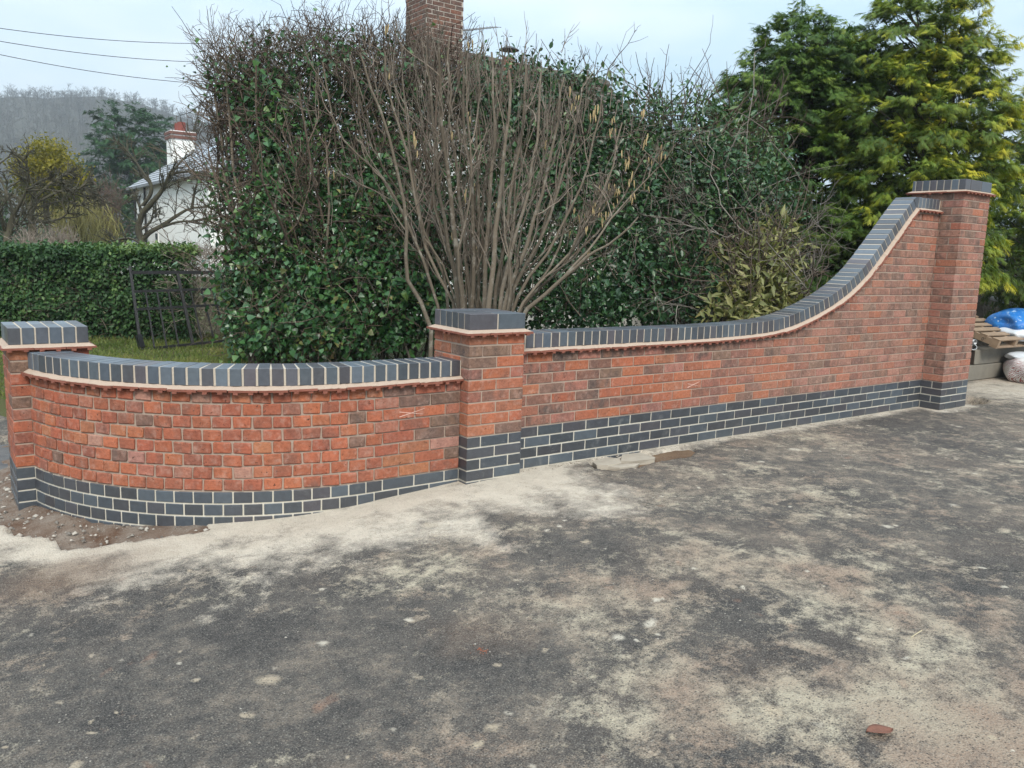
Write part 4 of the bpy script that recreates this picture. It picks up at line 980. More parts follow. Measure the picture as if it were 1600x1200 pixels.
# ------------------------------------------------------------------ conifers
def conifer(name, label, bl, nplume, per, mat, u, d, size, tint_by, htrunk, plen=.30, group=None, inner=.62, shade=.3):
    base = foot(u, 500, d, GL-.1); c = thing(name, base, label, 'tree', group)
    b = np.array(base); T = grow(b[None], [[0, 0, 1.0]], htrunk, 12, .04, .1)
    trunk = tubes('trunk', [(T, taper(1, 12, .13, .03), 8)], M_DARKB, c)
    P, Od = bpts(bl, nplume, inner, .5)
    # limbs reach from the trunk to a share of the plumes
    k = RNG.random(nplume) < .3; E_ = P[k]; zt = np.clip(E_[:, 2]-.35*np.linalg.norm((E_-b)[:, :2], axis=1), b[2]+.2, b[2]+htrunk)
    S_ = np.stack([np.full(len(E_), b[0]), np.full(len(E_), b[1]), zt], 1); t = np.linspace(0, 1, 6)[None, :, None]
    L_ = S_[:, None]*(1-t)+E_[:, None]*t+RNG.normal(size=(len(E_), 6, 3))*.03
    tag(tubes('limbs', [(L_, taper(len(E_), 6, .02, .005), 4)], M_DARKB, c), kind='stuff')
    ax = unit(Od+UPZ*.3+RNG.normal(size=(nplume, 3))*.35); n = nplume*per; i = np.repeat(np.arange(nplume), per)
    tt = RNG.random(n)**.8; Ln = (plen*RNG.uniform(.6, 1.4, nplume))[i]
    spread = unit(np.cross(ax, UPZ)+1e-6)[i]; wd = (1-tt*.75)*Ln*.55
    Q = P[i]+ax[i]*(tt*Ln)[:, None]+spread*(RNG.normal(size=n)*wd*.5)[:, None]-UPZ*((tt**2)*Ln*.34)[:, None]+RNG.normal(size=(n, 3))*.02
    sgn = np.sign(RNG.normal(size=n))[:, None]
    D = unit(ax[i]*.9+spread*sgn*.55-UPZ*(.25+.75*tt)[:, None]+RNG.normal(size=(n, 3))*.28); N = unit(UPZ*.8+Od[i]*.55+RNG.normal(size=(n, 3))*.4)
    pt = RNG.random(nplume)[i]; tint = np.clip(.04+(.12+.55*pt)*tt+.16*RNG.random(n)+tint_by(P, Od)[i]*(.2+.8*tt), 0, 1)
    tag(leaves('foliage', Q, D, N, size*RNG.uniform(.6, 1.35, n), 'spray', mat, tint, c), kind='stuff')
    return c
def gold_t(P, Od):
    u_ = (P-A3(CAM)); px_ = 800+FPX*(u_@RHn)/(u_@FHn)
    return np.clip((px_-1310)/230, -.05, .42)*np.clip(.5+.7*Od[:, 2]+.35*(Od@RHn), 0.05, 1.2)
GB = [blob(*a) for a in [(1432,75,11,72,78,.7), (1488,135,11,50,75,.6), (1470,210,10.8,90,100,.85), (1400,215,10.7,85,90,.85), (1500,300,10.8,58,110,.6), (1410,320,10.6,95,105,.85), (1360,400,10.6,80,75,.7), (1455,400,10.7,70,60,.6), (1365,150,11.1,55,70,.5), (1430,30,11,40,34,.4), (1470,80,11,50,40,.5), (1405,60,11,35,45,.4), (1500,95,11,28,32,.35)]]
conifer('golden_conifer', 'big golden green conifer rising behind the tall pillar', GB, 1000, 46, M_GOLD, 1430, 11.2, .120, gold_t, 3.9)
CB = [blob(*a) for a in [(1255,75,11.3,45,40,.45), (1290,110,11.2,55,50,.5), (1215,150,11.3,60,60,.5), (1340,140,11.3,55,60,.5), (1250,100,11.4,62,62,.6), (1185,130,11.4,42,45,.4), (1235,190,11.2,85,85,.7), (1310,165,11.4,55,85,.6), (1225,290,10.9,80,85,.7), (1290,300,11.0,80,110,.7), (1260,400,10.5,90,75,.6), (1170,260,11.3,45,60,.4), (1200,420,10.4,60,60,.5), (1320,430,10.4,80,50,.5)]]
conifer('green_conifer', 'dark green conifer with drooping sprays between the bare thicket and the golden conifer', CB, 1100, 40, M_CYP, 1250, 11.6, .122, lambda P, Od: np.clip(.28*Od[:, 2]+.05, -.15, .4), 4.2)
RB = [blob(*a) for a in [(1600,210,13,48,75,.6), (1640,260,13,70,130,.8), (1590,330,12.8,45,90,.6), (1600,400,12.6,60,60,.6), (1690,300,13,70,150,.8), (1575,215,13,32,45,.5), (1625,185,13,40,36,.5), (1570,400,12.3,45,60,.5), (1620,440,12.4,60,40,.5)]]
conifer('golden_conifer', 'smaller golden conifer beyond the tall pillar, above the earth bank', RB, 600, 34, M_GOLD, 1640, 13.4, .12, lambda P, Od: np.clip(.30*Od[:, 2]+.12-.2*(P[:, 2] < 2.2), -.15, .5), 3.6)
# dark undergrowth closing the view below the conifers
ug = thing('laurel_undergrowth', foot(1330, 470, 11.2), 'deep green undergrowth in the shade below the conifers', 'shrub')
UB = [blob(*a) for a in [(1330,430,11.3,190,60,.5), (1200,400,11.4,110,90,.5), (1100,380,10.6,110,130,.5), (1000,380,10.3,120,130,.4), (860,370,10.2,120,140,.4), (720,340,10.0,100,150,.4), (620,300,9.7,70,120,.35), (1590,400,14.5,80,70,.5), (1690,330,15.5,130,140,.6), (1560,330,14.5,50,80,.5)]]
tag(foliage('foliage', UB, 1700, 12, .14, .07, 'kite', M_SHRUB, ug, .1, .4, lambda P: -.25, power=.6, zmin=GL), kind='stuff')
# ------------------------------------------------------------------ house behind the hedge
M_RENDER = m_plain('white_render', (.74, .74, .70), .9, .10, 3, .1)
M_RENDER2 = m_plain('cottage_render', (.78, .79, .76), .9, .08, 2, .1)
M_ROOF = m_plain('roof_tile', (.115, .095, .08), .85, .4, 5, .3)
M_SLATE = m_plain('slate', (.30, .32, .345), .55, .3, 4, .2)
M_GLASS = m_plain('window_glass', (.05, .06, .07), .08, .1, 3, 0, .5)
M_WHITE = m_plain('white_paint', (.72, .72, .70), .5, .08, 6, .05)
M_BLACK = m_plain('black_paint', (.010, .011, .012), .5, .3, 20, .15, .45)
M_IRON = m_plain('rusty_black_iron', (.008, .0085, .010), .38, .5, 18, .3, .5)
M_POT = m_plain('terracotta_pot', (.20, .055, .042), .8, .3, 9, .2)
M_BAND = m_plain('chimney_band', (.15, .07, .055), .85, .3, 9, .2)
M_LEAD = m_plain('grey_metal', (.24, .25, .26), .45, .2, 8, .1, .5, .6)
def local_add(o, par): o.parent = par; o.matrix_parent_inverse = Matrix.Translation(-Vector(par.location)); return o
hp = at(682, 84, 15.4)                      # ridge at the chimney
hx0, hy, hz = hp.x-.1, hp.y, hp.z
HL, HWD, EAV = 4.0, 2.9, 2.35
house = thing('white_house', (hx0+HL/2, hy, GL), 'white house with dark roof and tall brick chimney, mostly hidden by the hedge', 'house')
mb = MB(); e = hz-EAV
V = [(hx0, hy-HWD, GL-.3), (hx0+HL, hy-HWD, GL-.3), (hx0+HL, hy+HWD, GL-.3), (hx0, hy+HWD, GL-.3), (hx0, hy-HWD, e), (hx0+HL, hy-HWD, e), (hx0+HL, hy+HWD, e), (hx0, hy+HWD, e), (hx0, hy, hz-.06), (hx0+HL, hy, hz-.06)]
mb.add(V, [(0, 1, 5, 4), (2, 3, 7, 6), (3, 0, 4, 8, 7), (1, 2, 6, 9, 5)])
local_add(mb.build('wall', M_RENDER), house)
roof = None
sl_ = Vector((0, -HWD, e-hz)).length
for sgn in (-1, 1):
    mb = MB(); rows = 22
    for r in range(rows):                   # lapped courses
        t0, t1 = r/rows, (r+1.25)/rows
        y0, z0 = hy+sgn*(HWD+.3)*t0, hz-(hz-e)*(1+.3/HWD)*t0+.0; y1, z1 = hy+sgn*(HWD+.3)*t1, hz-(hz-e)*(1+.3/HWD)*t1
        lift = .03
        Vq = [(hx0-.15, y0, z0), (hx0+HL+.15, y0, z0), (hx0+HL+.15, y1, z1+lift), (hx0-.15, y1, z1+lift), (hx0-.15, y1, z1), (hx0+HL+.15, y1, z1)]
        mb.add(Vq, [(0, 1, 2, 3) if sgn < 0 else (3, 2, 1, 0), (3, 2, 5, 4)])
    local_add(mb.build('roof', M_ROOF), house)
    if sgn < 0: roof = house.children[-1]
mb = MB(); 
for k in range(14): mb.bar((hx0-.15+k*(HL+.3)/14, hy, hz+.02), (hx0-.15+(k+.98)*(HL+.3)/14, hy, hz+.02), .11, 8)
local_add(mb.build('ridge_tiles', M_ROOF), house)
for wx in (1.2, 3.4):
    w_ = MB(); w_.box(hx0+wx, hx0+wx+1.0, hy-HWD-.03, hy-HWD+.02, 1.5, 2.6); fr = local_add(w_.build('window', M_WHITE), house)
    for k in range(2):
        g_ = MB(); g_.box(hx0+wx+.06+k*.47, hx0+wx+.47+k*.47, hy-HWD-.036, hy-HWD-.031, 1.57, 2.53); local_add(g_.build('pane', M_GLASS), fr)
# chimney of brick, each brick in view a piece of it
MSTK = m_mortar('chimney_mortar', (.52, .48, .42))
cs_ = .74; cxx, cyy = at(682, 62, 15.4).x-cs_/2-.05, hy-cs_/2
chim = MB(); chim.box(cxx+.006, cxx+cs_-.006, cyy+.006, cyy+cs_-.006, hz-.9, hz+1.75); chim = local_add(chim.build('chimney', MSTK), house)
def chb(me, M):
    o = bpy.data.objects.new('brick', me); o.matrix_world = M; COL.objects.link(o); o.parent = chim
    return o
CHP = [((.14,.06,.045), .5), ((.10,.055,.045), .7), ((.19,.075,.05), .3), ((.075,.05,.045), .8)]
for r in range(0, 27):
    z = hz-.28+r*.075
    st_ = r % 2
    for side in (0, 1):                     # front (y-) and the face towards the curved wall (x-)
        q = 0.0; first = True
        while q < cs_-.03:
            L = .1075 if (first and st_ ^ side) else .235
            L = min(L, cs_-q)
            Lb = round(L-.012, 3)
            if Lb > .04:
                if side == 0: M = place(cxx+q+.006, cyy+J(.002), z)
                else: M = Matrix.Translation((cxx+J(.002), cyy+cs_-q-.006, z)) @ Matrix.Rotation(-PI/2, 4, 'Z')
                o = chb(brick_mesh(Lb, .09, .062, 'r'), M); red(o, CHP, [3, 4, 2, 3])
            q += L; first = False
mb = MB(); mb.box(cxx-.04, cxx+cs_+.04, cyy-.04, cyy+cs_+.04, hz-.35, hz-.22); local_add(mb.build('lead_flashing', M_LEAD), chim)
# flue with cowl, seen over the hazel
fp = at(795, 92, 15.9); mb = MB(); mb.bar((fp.x, fp.y, hz-1.2), (fp.x, fp.y, fp.z+.02), .115, 12)
flue = local_add(mb.build('flue', m_plain('flue_brown', (.20, .10, .075), .8)), house)
mb = MB(); mb.bar((fp.x, fp.y, fp.z+.02), (fp.x, fp.y, fp.z+.16), .012, 6); mb.bar((fp.x, fp.y, fp.z+.15), (fp.x, fp.y, fp.z+.20), .19, 14, .10); local_add(mb.build('cowl', M_BLACK), flue)
# aerial on the chimney
a0, a1 = at(717, 46, 15.4), at(776, 42, 16.1); aer = thing('television_aerial', (cxx+cs_, cyy+.3, hz), 'thin television aerial sticking out beside the brick chimney', 'aerial')
mb = MB(); mb.bar((cxx+cs_, cyy+.3, hz+.1), (cxx+cs_+.02, cyy+.3, a0.z), .012, 6); local_add(mb.build('mast', M_LEAD), aer)
mb = MB(); mb.bar((cxx+cs_+.02, cyy+.3, a0.z), a1, .010, 6); local_add(mb.build('boom', M_LEAD), aer)
d_ = (a1-Vector((cxx+cs_+.02, cyy+.3, a0.z)))
for k in range(11):
    p = Vector((cxx+cs_+.02, cyy+.3, a0.z))+d_*(.12+.085*k); mb = MB(); mb.bar(p-Vector((-.07, .09, .01)), p+Vector((-.07, .09, .01)), .006, 5); local_add(mb.build('element', M_LEAD), aer)

# ------------------------------------------------------------------ white cottage far off
c0 = at(212, 295, 40); cz0 = -.3
dxv = (at(345, 262, 28)-at(212, 295, 40)); 
ang = math.atan2(dxv.y, dxv.x)
ex_ = Vector((math.cos(ang), math.sin(ang), 0)); ey_ = Vector((-math.sin(ang), math.cos(ang), 0))
cot = thing('white_cottage', (c0.x, c0.y, cz0), 'distant white rendered cottage with grey slate roof and red chimney pots', 'house')
ez = c0.z-cz0+.05
def cp(x, y, z): p = Vector((c0.x, c0.y, cz0))+ex_*x+ey_*y; return (p.x, p.y, cz0+z)
def cbox(mb, x0, x1, y0, y1, z0, z1):
    _, F = box_vf(0, 1, 0, 1, 0, 1); mb.add([cp(x, y, z) for z in (z0, z1) for y in (y0, y1) for x in (x0, x1)], F)
CW, CD, RH_ = 13.0, 5.4, 2.2
mb = MB(); mb.add([cp(0, 0, 0), cp(CW, 0, 0), cp(CW, CD, 0), cp(0, CD, 0), cp(0, 0, ez), cp(CW, 0, ez), cp(CW, CD, ez), cp(0, CD, ez)], [(0, 1, 5, 4), (1, 2, 6, 5), (2, 3, 7, 6), (3, 0, 4, 7)]); local_add(mb.build('wall', M_RENDER2), cot)
# hipped roof of lapped slate courses
def hip_face(a, b, c, d, n, name='roof'):
    mb = MB(); a, b, c, d = map(Vector, (a, b, c, d))
    nn = (b-a).cross(d-a).normalized()*.03
    for r in range(n):
        t0, t1 = r/n, (r+1)/n
        p0, p1, p2, p3 = a.lerp(d, t0)+nn, b.lerp(c, t0)+nn, b.lerp(c, t1), a.lerp(d, t1)
        mb.add([p0, p1, p2, p3, p0-nn, p1-nn], [(0, 1, 2, 3), (4, 5, 1, 0)])
    return local_add(mb.build(name, M_SLATE), cot)
o_ = .35
A_, B_, C_, D_ = cp(-o_, -o_, ez-.05), cp(CW+o_, -o_, ez-.05), cp(CW+o_, CD+o_, ez-.05), cp(-o_, CD+o_, ez-.05)
Ra, Rb = cp(2.9, CD/2, ez+RH_), cp(CW-1, CD/2, ez+RH_)
hip_face(A_, B_, Rb, Ra, 14); hip_face(D_, A_, Ra, Ra, 14); hip_face(C_, D_, Ra, Rb, 14); hip_face(B_, C_, Rb, Rb, 14)
mb = MB(); cbox(mb, -o_, CW+o_, -o_-.02, -o_+.08, ez-.13, ez-.055); local_add(mb.build('gutter', M_LEAD), cot)
def chimney(px_u, px_v, w, d_, top, base, pots):
    p = at(px_u, px_v, d_); q = Vector((p.x-c0.x, p.y-c0.y, 0)); x = q.dot(ex_); y = q.dot(ey_); zt = p.z-cz0
    mb = MB(); cbox(mb, x-w/2, x+w/2, y-w/2, y+w/2, base, zt); c = local_add(mb.build('chimney', M_RENDER2), cot)
    for k, (gz, gw, m) in enumerate(((.0, .06, M_BAND), (.13, .03, M_WHITE), (.18, .08, M_BAND), (.31, .04, M_WHITE))):
        mb = MB(); cbox(mb, x-w/2-gw, x+w/2+gw, y-w/2-gw, y+w/2+gw, zt+gz+.002*k, zt+gz+(.13, .05, .13, .04)[k]); o = local_add(mb.build('band', m), c)
    for k in range(pots):
        mb = MB(); b_ = Vector(cp(x+(k-(pots-1)/2)*.52, y, zt+.355)); mb.bar(b_, b_+Vector((0, 0, .40)), .19, 10, .185); o = local_add(mb.build('chimney_pot', M_POT), c)
    return c
chimney(282, 219, 1.0, 39, 0, ez, 2)
chimney(366, 200, .62, 31, 0, ez, 0)
for x, z0, z1 in ((.75, ez-1.2, ez-.35), (4.2, ez-1.5, ez-.45), (4.2, .9, 2.1)):
    mb = MB(); cbox(mb, x, x+.55, -.04, .05, z0, z1); w_ = local_add(mb.build('window', M_WHITE), cot)
    for k in range(2):
        mb = MB(); cbox(mb, x+.05+k*.24, x+.26+k*.24, -.05, -.041, z0+.06, z1-.06); o = local_add(mb.build('pane', M_GLASS), w_)
for x in (.1, 2.45):
    mb = MB(); mb.bar(cp(x, -.08, 0), cp(x, -.08, ez-.1), .05, 6); local_add(mb.build('drainpipe', M_BLACK), cot)
# lean-to with its own slate roof
mb = MB(); cbox(mb, -.2, 1.7, -1.5, -.01, 0, 1.05); local_add(mb.build('porch', M_RENDER2), cot)
hip_face(cp(-.45, -1.75, 1.06), cp(1.95, -1.75, 1.06), cp(1.4, -.05, 1.75), cp(.3, -.05, 1.75), 6, 'porch_roof')
hip_face(cp(1.95, -1.75, 1.06), cp(1.95, -.02, 1.06), cp(1.4, -.03, 1.75), cp(1.4, -.05, 1.75), 6, 'porch_roof')
# roof light
mb = MB(); f0 = Vector(A_).lerp(Vector(Ra), .45); 
sn = Vector((0, 0, 1))
q0 = Vector(A_).lerp(Vector(B_), .66).lerp(Vector(Ra).lerp(Vector(Rb), .2), .42); q1 = q0+ex_*1.5; up_ = (Vector(Ra)-Vector(A_)); up_ = (Vector(cp(0, CD/2, ez+RH_))-Vector(cp(0, -o_, ez-.05))).normalized()*.75
nrm = ex_.cross(up_).normalized()*.06
mb.add([q0+nrm, q1+nrm, q1+up_+nrm, q0+up_+nrm, q0-nrm, q1-nrm, q1+up_-nrm, q0+up_-nrm], [(0, 1, 2, 3), (0, 4, 5, 1), (1, 5, 6, 2), (2, 6, 7, 3), (3, 7, 4, 0)])
local_add(mb.build('roof_window', m_plain('roof_light', (.45, .55, .65), .15, .1, 3, 0, .5)), cot)
# ------------------------------------------------------------------ hedge, gate and grass across the lawn
lh = thing('clipped_hedge', foot(120, 540, 9.9, .1), 'clipped green ivy hedge along the far side of the lawn', 'hedge')
def hedge_box(u0, u1, vtop, d0, d1, zb, n, size, mat, par, shape='ivy', tint_by=None, thick=.45):
    a = A3(at(u0, vtop, d0)); b = A3(at(u1, vtop, d1)); ax = unit((b-a)*[1, 1, 0]); nrm = np.array([ax[1], -ax[0], 0]); nrm = nrm if nrm@FHn < 0 else -nrm
    t = RNG.random(n); zt = a[2]*(1-t)+b[2]*t
    h = RNG.random(n); topf = RNG.random(n) < .3
    dep = np.where(topf, RNG.random(n), RNG.random(n)**2.5*.5)*thick; zz = np.where(topf, zt+RNG.normal(0, .035, n), zb+(zt-zb)*h)
    bmp = (vnoise(t*9+u0*.01, h*4, 71, 3)-.5)*.26
    P = a+(b-a)*t[:, None]; P[:, 2] = zz; P = P+nrm*(bmp-dep)[:, None]+RNG.normal(size=(n, 3))*.02
    O_ = np.where(topf[:, None], UPZ, nrm); N = unit(O_*.9+UPZ*.35+RNG.normal(size=(n, 3))*.5); D = unit(RNG.normal(size=(n, 3))*.8+O_*.4-UPZ*.3)
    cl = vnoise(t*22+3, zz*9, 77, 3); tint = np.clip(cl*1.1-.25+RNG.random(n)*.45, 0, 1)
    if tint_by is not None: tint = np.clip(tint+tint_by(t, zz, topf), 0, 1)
    tag(leaves('foliage', P, D, N, size*RNG.uniform(.6, 1.3, n), shape, mat, tint, par), kind='stuff')
    k = 500; tt = RNG.random(k); S0 = a+(b-a)*tt[:, None]; S0[:, 2] = zb; S0 -= nrm*.2
    Tw = grow(S0+UPZ*RNG.random(k)[:, None]*.9, unit(rdir(k)+nrm*.6+UPZ*.5), RNG.uniform(.2, .55, k), 5, .25, .03)
    tag(tubes('twigs', [(Tw, taper(k, 5, .005, .002), 3)], M_TWIG, par), kind='stuff')
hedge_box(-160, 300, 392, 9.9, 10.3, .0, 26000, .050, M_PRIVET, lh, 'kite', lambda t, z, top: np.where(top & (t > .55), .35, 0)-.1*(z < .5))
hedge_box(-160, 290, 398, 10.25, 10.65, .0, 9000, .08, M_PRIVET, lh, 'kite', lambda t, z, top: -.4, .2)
# grey brown dry stems beside the hedge, behind the gate
def twiggy(name, label, u0, u1, v0, v1, d, n, L, mat, r=.004, up=.6, K=5, par_z=GL, group=None, sub=2.0, cat='shrub'):
    s = thing(name, foot((u0+u1)/2, v1, d, par_z), label, cat, group)
    uv = np.stack([RNG.uniform(u0, u1, n), v0+(v1-v0)*RNG.random(n)], 1)
    S0 = np.array([A3(at(u, v, d+RNG.normal(0, .25))) for u, v in uv])
    T1 = grow(S0, unit(rdir(n)*.8+UPZ*up), L*RNG.uniform(.5, 1.4, n), K, .18, .02); T2, _, _ = sprout(T1, sub, .15, 1, .5, .6, 4, .2, .04, .04)
    tag(tubes('twigs', [(T1, taper(n, K, r, r*.45), 3), (T2, taper(len(T2), 4, r*.6, r*.3), 3)], mat, s), kind='stuff'); return s
M_STRAW = m_bark('dry_grey_stem', (.17,.14,.115), (.34,.29,.24))
twiggy('dry_hedge', 'pale leafless twiggy hedge behind the black gate', 275, 400, 402, 530, 10.6, 900, .30, M_STRAW, .0042)
twiggy('dry_shrub', 'low grey leafless shrub standing above the clipped hedge', 35, 120, 382, 402, 14.5, 420, .34, M_STRAW, .006)
twiggy('dry_hedge', 'far brown twiggy hedge at the foot of the white cottage', 195, 350, 390, 404, 24, 500, .26, M_STRAW, .009)
# gate leaning on the hedge
G0, G1 = at(222, 546, 9.45), at(372, 530, 9.75)
T0, T1 = at(205, 424, 9.75), at(341, 424, 10.0)
gate = thing('iron_gate', (G0.x, G0.y, G0.z), 'black iron gate propped at a slant against the hedge', 'gate')
def gp(s, t): return G0.lerp(G1, s).lerp(T0.lerp(T1, s), t)
def gbar(name, a, b, r, par=gate): mb = MB(); mb.obar(a, b, r*2, r*2); return local_add(mb.build(name, M_IRON), par)
gbar('stile', gp(-.01, -.02), gp(-.01, 1.06), .015)
gbar('stile', gp(.52, 0), gp(.52, 1), .016)
gbar('stile', gp(1, 0), gp(1, 1), .018)
for t, r in ((0, .014), (.33+.18, .014), (.74, .015), (.985, .019)): gbar('rail', gp(0, t), gp(1, t), r)
for k in range(1, 8):
    if k == 4: continue
    s = k/8*1.0; gbar('bar', gp(s, .0), gp(s, .735), .0085)
gbar('rail', gp(1, .735), gp(1.22, .74), .010); gbar('brace', gp(.0, .02), gp(-.015, .18), .028)
# grass
M_GRASS = m_leaf('grass_blade', [(.06,.10,.025), (.10,.15,.035), (.16,.19,.05), (.23,.22,.08), (.30,.26,.13)], (.2,.2,.08), .3, .6, .3, .2)
gr_n = 34000; uq = RNG.uniform(-40, 470, gr_n); dq = RNG.uniform(6.0, 11.0, gr_n)
GP = np.array([CAM.x, CAM.y, 0])+FHn*dq[:, None]+RHn*((uq-800)/FPX*dq)[:, None]
zq = zl(GP[:, 0], GP[:, 1]); ok = (zq > -.05) & (np.hypot(GP[:, 0]-CCX, GP[:, 1]-CCY) < 99)
GP[:, 2] = zq-.01; inner = (np.hypot(GP[:, 0]-CCX, GP[:, 1]-CCY) > CR-.2) & (GP[:, 1] < CCY); ok &= ~inner
GP = GP[ok]; m = len(GP); tn = np.clip(vnoise(GP[:, 0]*2, GP[:, 1]*2, 91, 4)*1.3-.25+RNG.normal(0, .15, m), 0, 1)
tag(leaves('grass', GP, unit(UPZ*.75+rdir(m)*.75), rdir(m), RNG.uniform(.035, .085, m), 'blade', M_GRASS, tn, None, 1.4), kind='stuff')
# lane surface seen past the end pillar
lp = [(-40, 610), (30, 610), (30, 760), (-40, 760)]
a = [atz(u, v, -.22) for u, v in ((-60, 625), (60, 612), (60, 745), (-90, 745))]
tag(obj('lane', pymesh('lane', [(p.x, p.y, -.215) for p in a], [(0, 1, 2, 3)], MGV)), kind='structure')

# ------------------------------------------------------------------ trees on the far side of the hedge
def limb_tree(name, label, limbs, d, r0, mat, seed=0, nsub=10, Lr=.42, sub2=4, sub3=2.5, up=.08, wob=.22, group=None, t0=.35, jit=.4, fine=.0045):
    base = at(*limbs[0][0], d); z0 = -.2
    tr = thing(name, (base.x, base.y, z0), label, 'tree', group)
    Ps = []; Rs = []
    for k, pth in enumerate(limbs):
        dj = RNG.normal(0, jit); m = len(pth); pts = [A3(at(u, v, d+dj*i/(m-1)*(1 if k else 0))) for i, (u, v) in enumerate(pth)]
        if k == 0: b_ = pts[0].copy(); b_[2] = z0; pts = [b_]+pts
        P_ = smooth_path(pts, 12); Ps.append(P_); r = r0 if k == 0 else r0*(.6 if m > 4 else .33); Rs.append(r)
        tubes('trunk' if k == 0 else 'limb', [(P_[None], taper(1, 12, r, r*(.55 if k == 0 else .25)), 8)], mat, tr)
    PA = np.array(Ps); B1, _, _ = sprout(PA, nsub, t0, 1, Lr, .8, 7, wob, up); B2, _, _ = sprout(B1, sub2, .2, 1, .5, .75, 5, wob, up); B3, _, _ = sprout(B2, sub3, .2, 1, .6, .7, 4, wob, up)
    tag(tubes('twigs', [(B1, taper(len(B1), 7, fine*4, fine*1.6), 4), (B2, taper(len(B2), 5, fine*2, fine), 3), (B3, taper(len(B3), 4, fine*1.2, fine*.7), 3)], mat, tr), kind='stuff')
    return tr
limb_tree('apple_tree', 'bare old apple tree with a forked leaning trunk in front of the white cottage', [
  [(229,398),(221,376),(216,356),(222,333)], [(222,333),(238,316),(250,302),(259,287),(264,272),(272,262)], [(221,376),(234,363),(254,352),(278,336),(300,325),(340,323)],
  [(221,330),(214,312),(207,297)], [(222,322),(234,306),(236,288),(222,275),(206,262)], [(254,354),(278,347),(300,345),(320,341)], [(300,325),(304,300),(310,280)], [(264,272),(300,268),(330,275)], [(236,288),(210,250),(190,225)], [(259,287),(280,255),(300,240)], [(218,360),(236,345),(240,320)], [(228,385),(200,372),(165,380)]],
  25, .15, M_MOSSY, nsub=9, Lr=.5, sub2=5, sub3=3, fine=.005)
limb_tree('orchard_tree', 'bare mossy orchard tree with a dark trunk at the edge of the garden', [
  [(52,385),(50,350),(48,330),(55,310)], [(48,330),(30,310),(5,300),(-20,300)], [(55,310),(75,290),(95,275),(110,272)], [(50,345),(80,345),(100,338),(118,318)], [(55,310),(50,285),(40,265),(30,250)], [(52,320),(90,300),(125,295),(145,300)]],
  22, .13, M_MOSSY, nsub=12, Lr=.55, sub2=6, sub3=3, up=.0, fine=.006, group='bare orchard trees')
limb_tree('orchard_tree', 'bare mossy orchard tree, partly outside the picture, with thick tangled twigs', [
  [(12,390),(14,360),(22,335)], [(22,335),(10,300),(-5,270),(-20,260)], [(22,335),(40,300),(45,270),(38,248)], [(14,360),(-10,330),(-40,310)], [(40,300),(70,280),(100,285)]],
  20, .12, M_MOSSY, nsub=12, Lr=.55, sub2=6, sub3=3, up=.0, fine=.006, group='bare orchard trees')
# golden mistletoe-like crown, dark fir and willow
M_MIST = m_leaf('golden_leaf', [(.07,.075,.012), (.14,.13,.018), (.22,.19,.022), (.30,.25,.03)], None, 0, .6, .3, .2)
gt = thing('golden_tree', foot(75, 380, 30, -.2), 'small tree with a rounded golden yellow crown above the orchard twigs', 'tree')
gb = [blob(*a) for a in [(75,240,30,26,20,.8), (60,262,30,40,22,.9), (95,268,30,34,24,.9), (75,290,30,50,30,.9)]]
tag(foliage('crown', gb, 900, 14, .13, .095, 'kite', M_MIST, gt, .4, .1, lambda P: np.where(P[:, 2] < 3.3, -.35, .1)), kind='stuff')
b_ = np.array(foot(75, 380, 30, -.2)); tubes('trunk', [(grow(b_[None], [[0, 0, 1.]], 4.5, 8, .05), taper(1, 8, .16, .05), 7)], M_MOSSY, gt)
FB = [blob(*a) for a in [(168,205,60,10,32,1.2), (165,240,60,18,45,1.5), (205,215,60,38,36,2), (240,225,60,26,40,1.8), (200,265,60,55,48,2.2), (180,310,60,38,45,2), (235,290,60,38,60,2), (265,260,60,18,40,1.5)]]
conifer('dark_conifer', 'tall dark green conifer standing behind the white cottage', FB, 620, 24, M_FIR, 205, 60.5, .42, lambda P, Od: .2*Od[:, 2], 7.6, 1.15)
M_WIL = m_bark('willow_twig', (.20,.19,.06), (.36,.33,.13))
M_BRN = m_bark('brown_fine_twig', (.11,.075,.06), (.18,.13,.10))
ws = thing('weeping_willow', foot(120, 390, 34, -.2), 'yellow green weeping willow hanging behind the orchard trees', 'tree')
WP, _ = bpts([blob(*a) for a in [(110,330,34,50,45,1.0), (145,350,34,42,45,1.0), (90,300,34,45,35,1.0), (165,375,34,30,25,.8)]], 1300, .3, .5)
Wt = grow(WP, np.tile([0, 0, -1.], (1300, 1))+RNG.normal(size=(1300, 3))*.35, RNG.uniform(.5, 1.4, 1300), 5, .08, 0, .1)
tag(tubes('twigs', [(Wt, taper(1300, 5, .014, .007), 3)], M_WIL, ws), kind='stuff')
b_ = np.array(foot(120, 390, 34, -.2)); tubes('trunk', [(grow(b_[None], [[0, 0, 1.]], 3.0, 8, .08), taper(1, 8, .14, .05), 7)], M_DARKB, ws)
tw = twiggy('brown_shrub', 'purplish brown leafless shrub between the willow and the cottage', 140, 190, 300, 400, 36, 420, .9, M_BRN, .012, .7, 6, -.2, None, 3)
UH = thing('shady_shrub', foot(10, 395, 26, -.2), 'dark evergreen shrub in shade below the orchard trees', 'shrub')
tag(foliage('foliage', [blob(*a) for a in [(10,370,26,45,30,.8), (60,382,27,60,18,.8), (-30,330,26,35,60,.8), (200,385,30,20,12,.5), (190,340,38,16,40,.8)]], 300, 12, .16, .13, 'kite', M_SHRUB, UH, .2, .2, lambda P: -.1), kind='stuff')
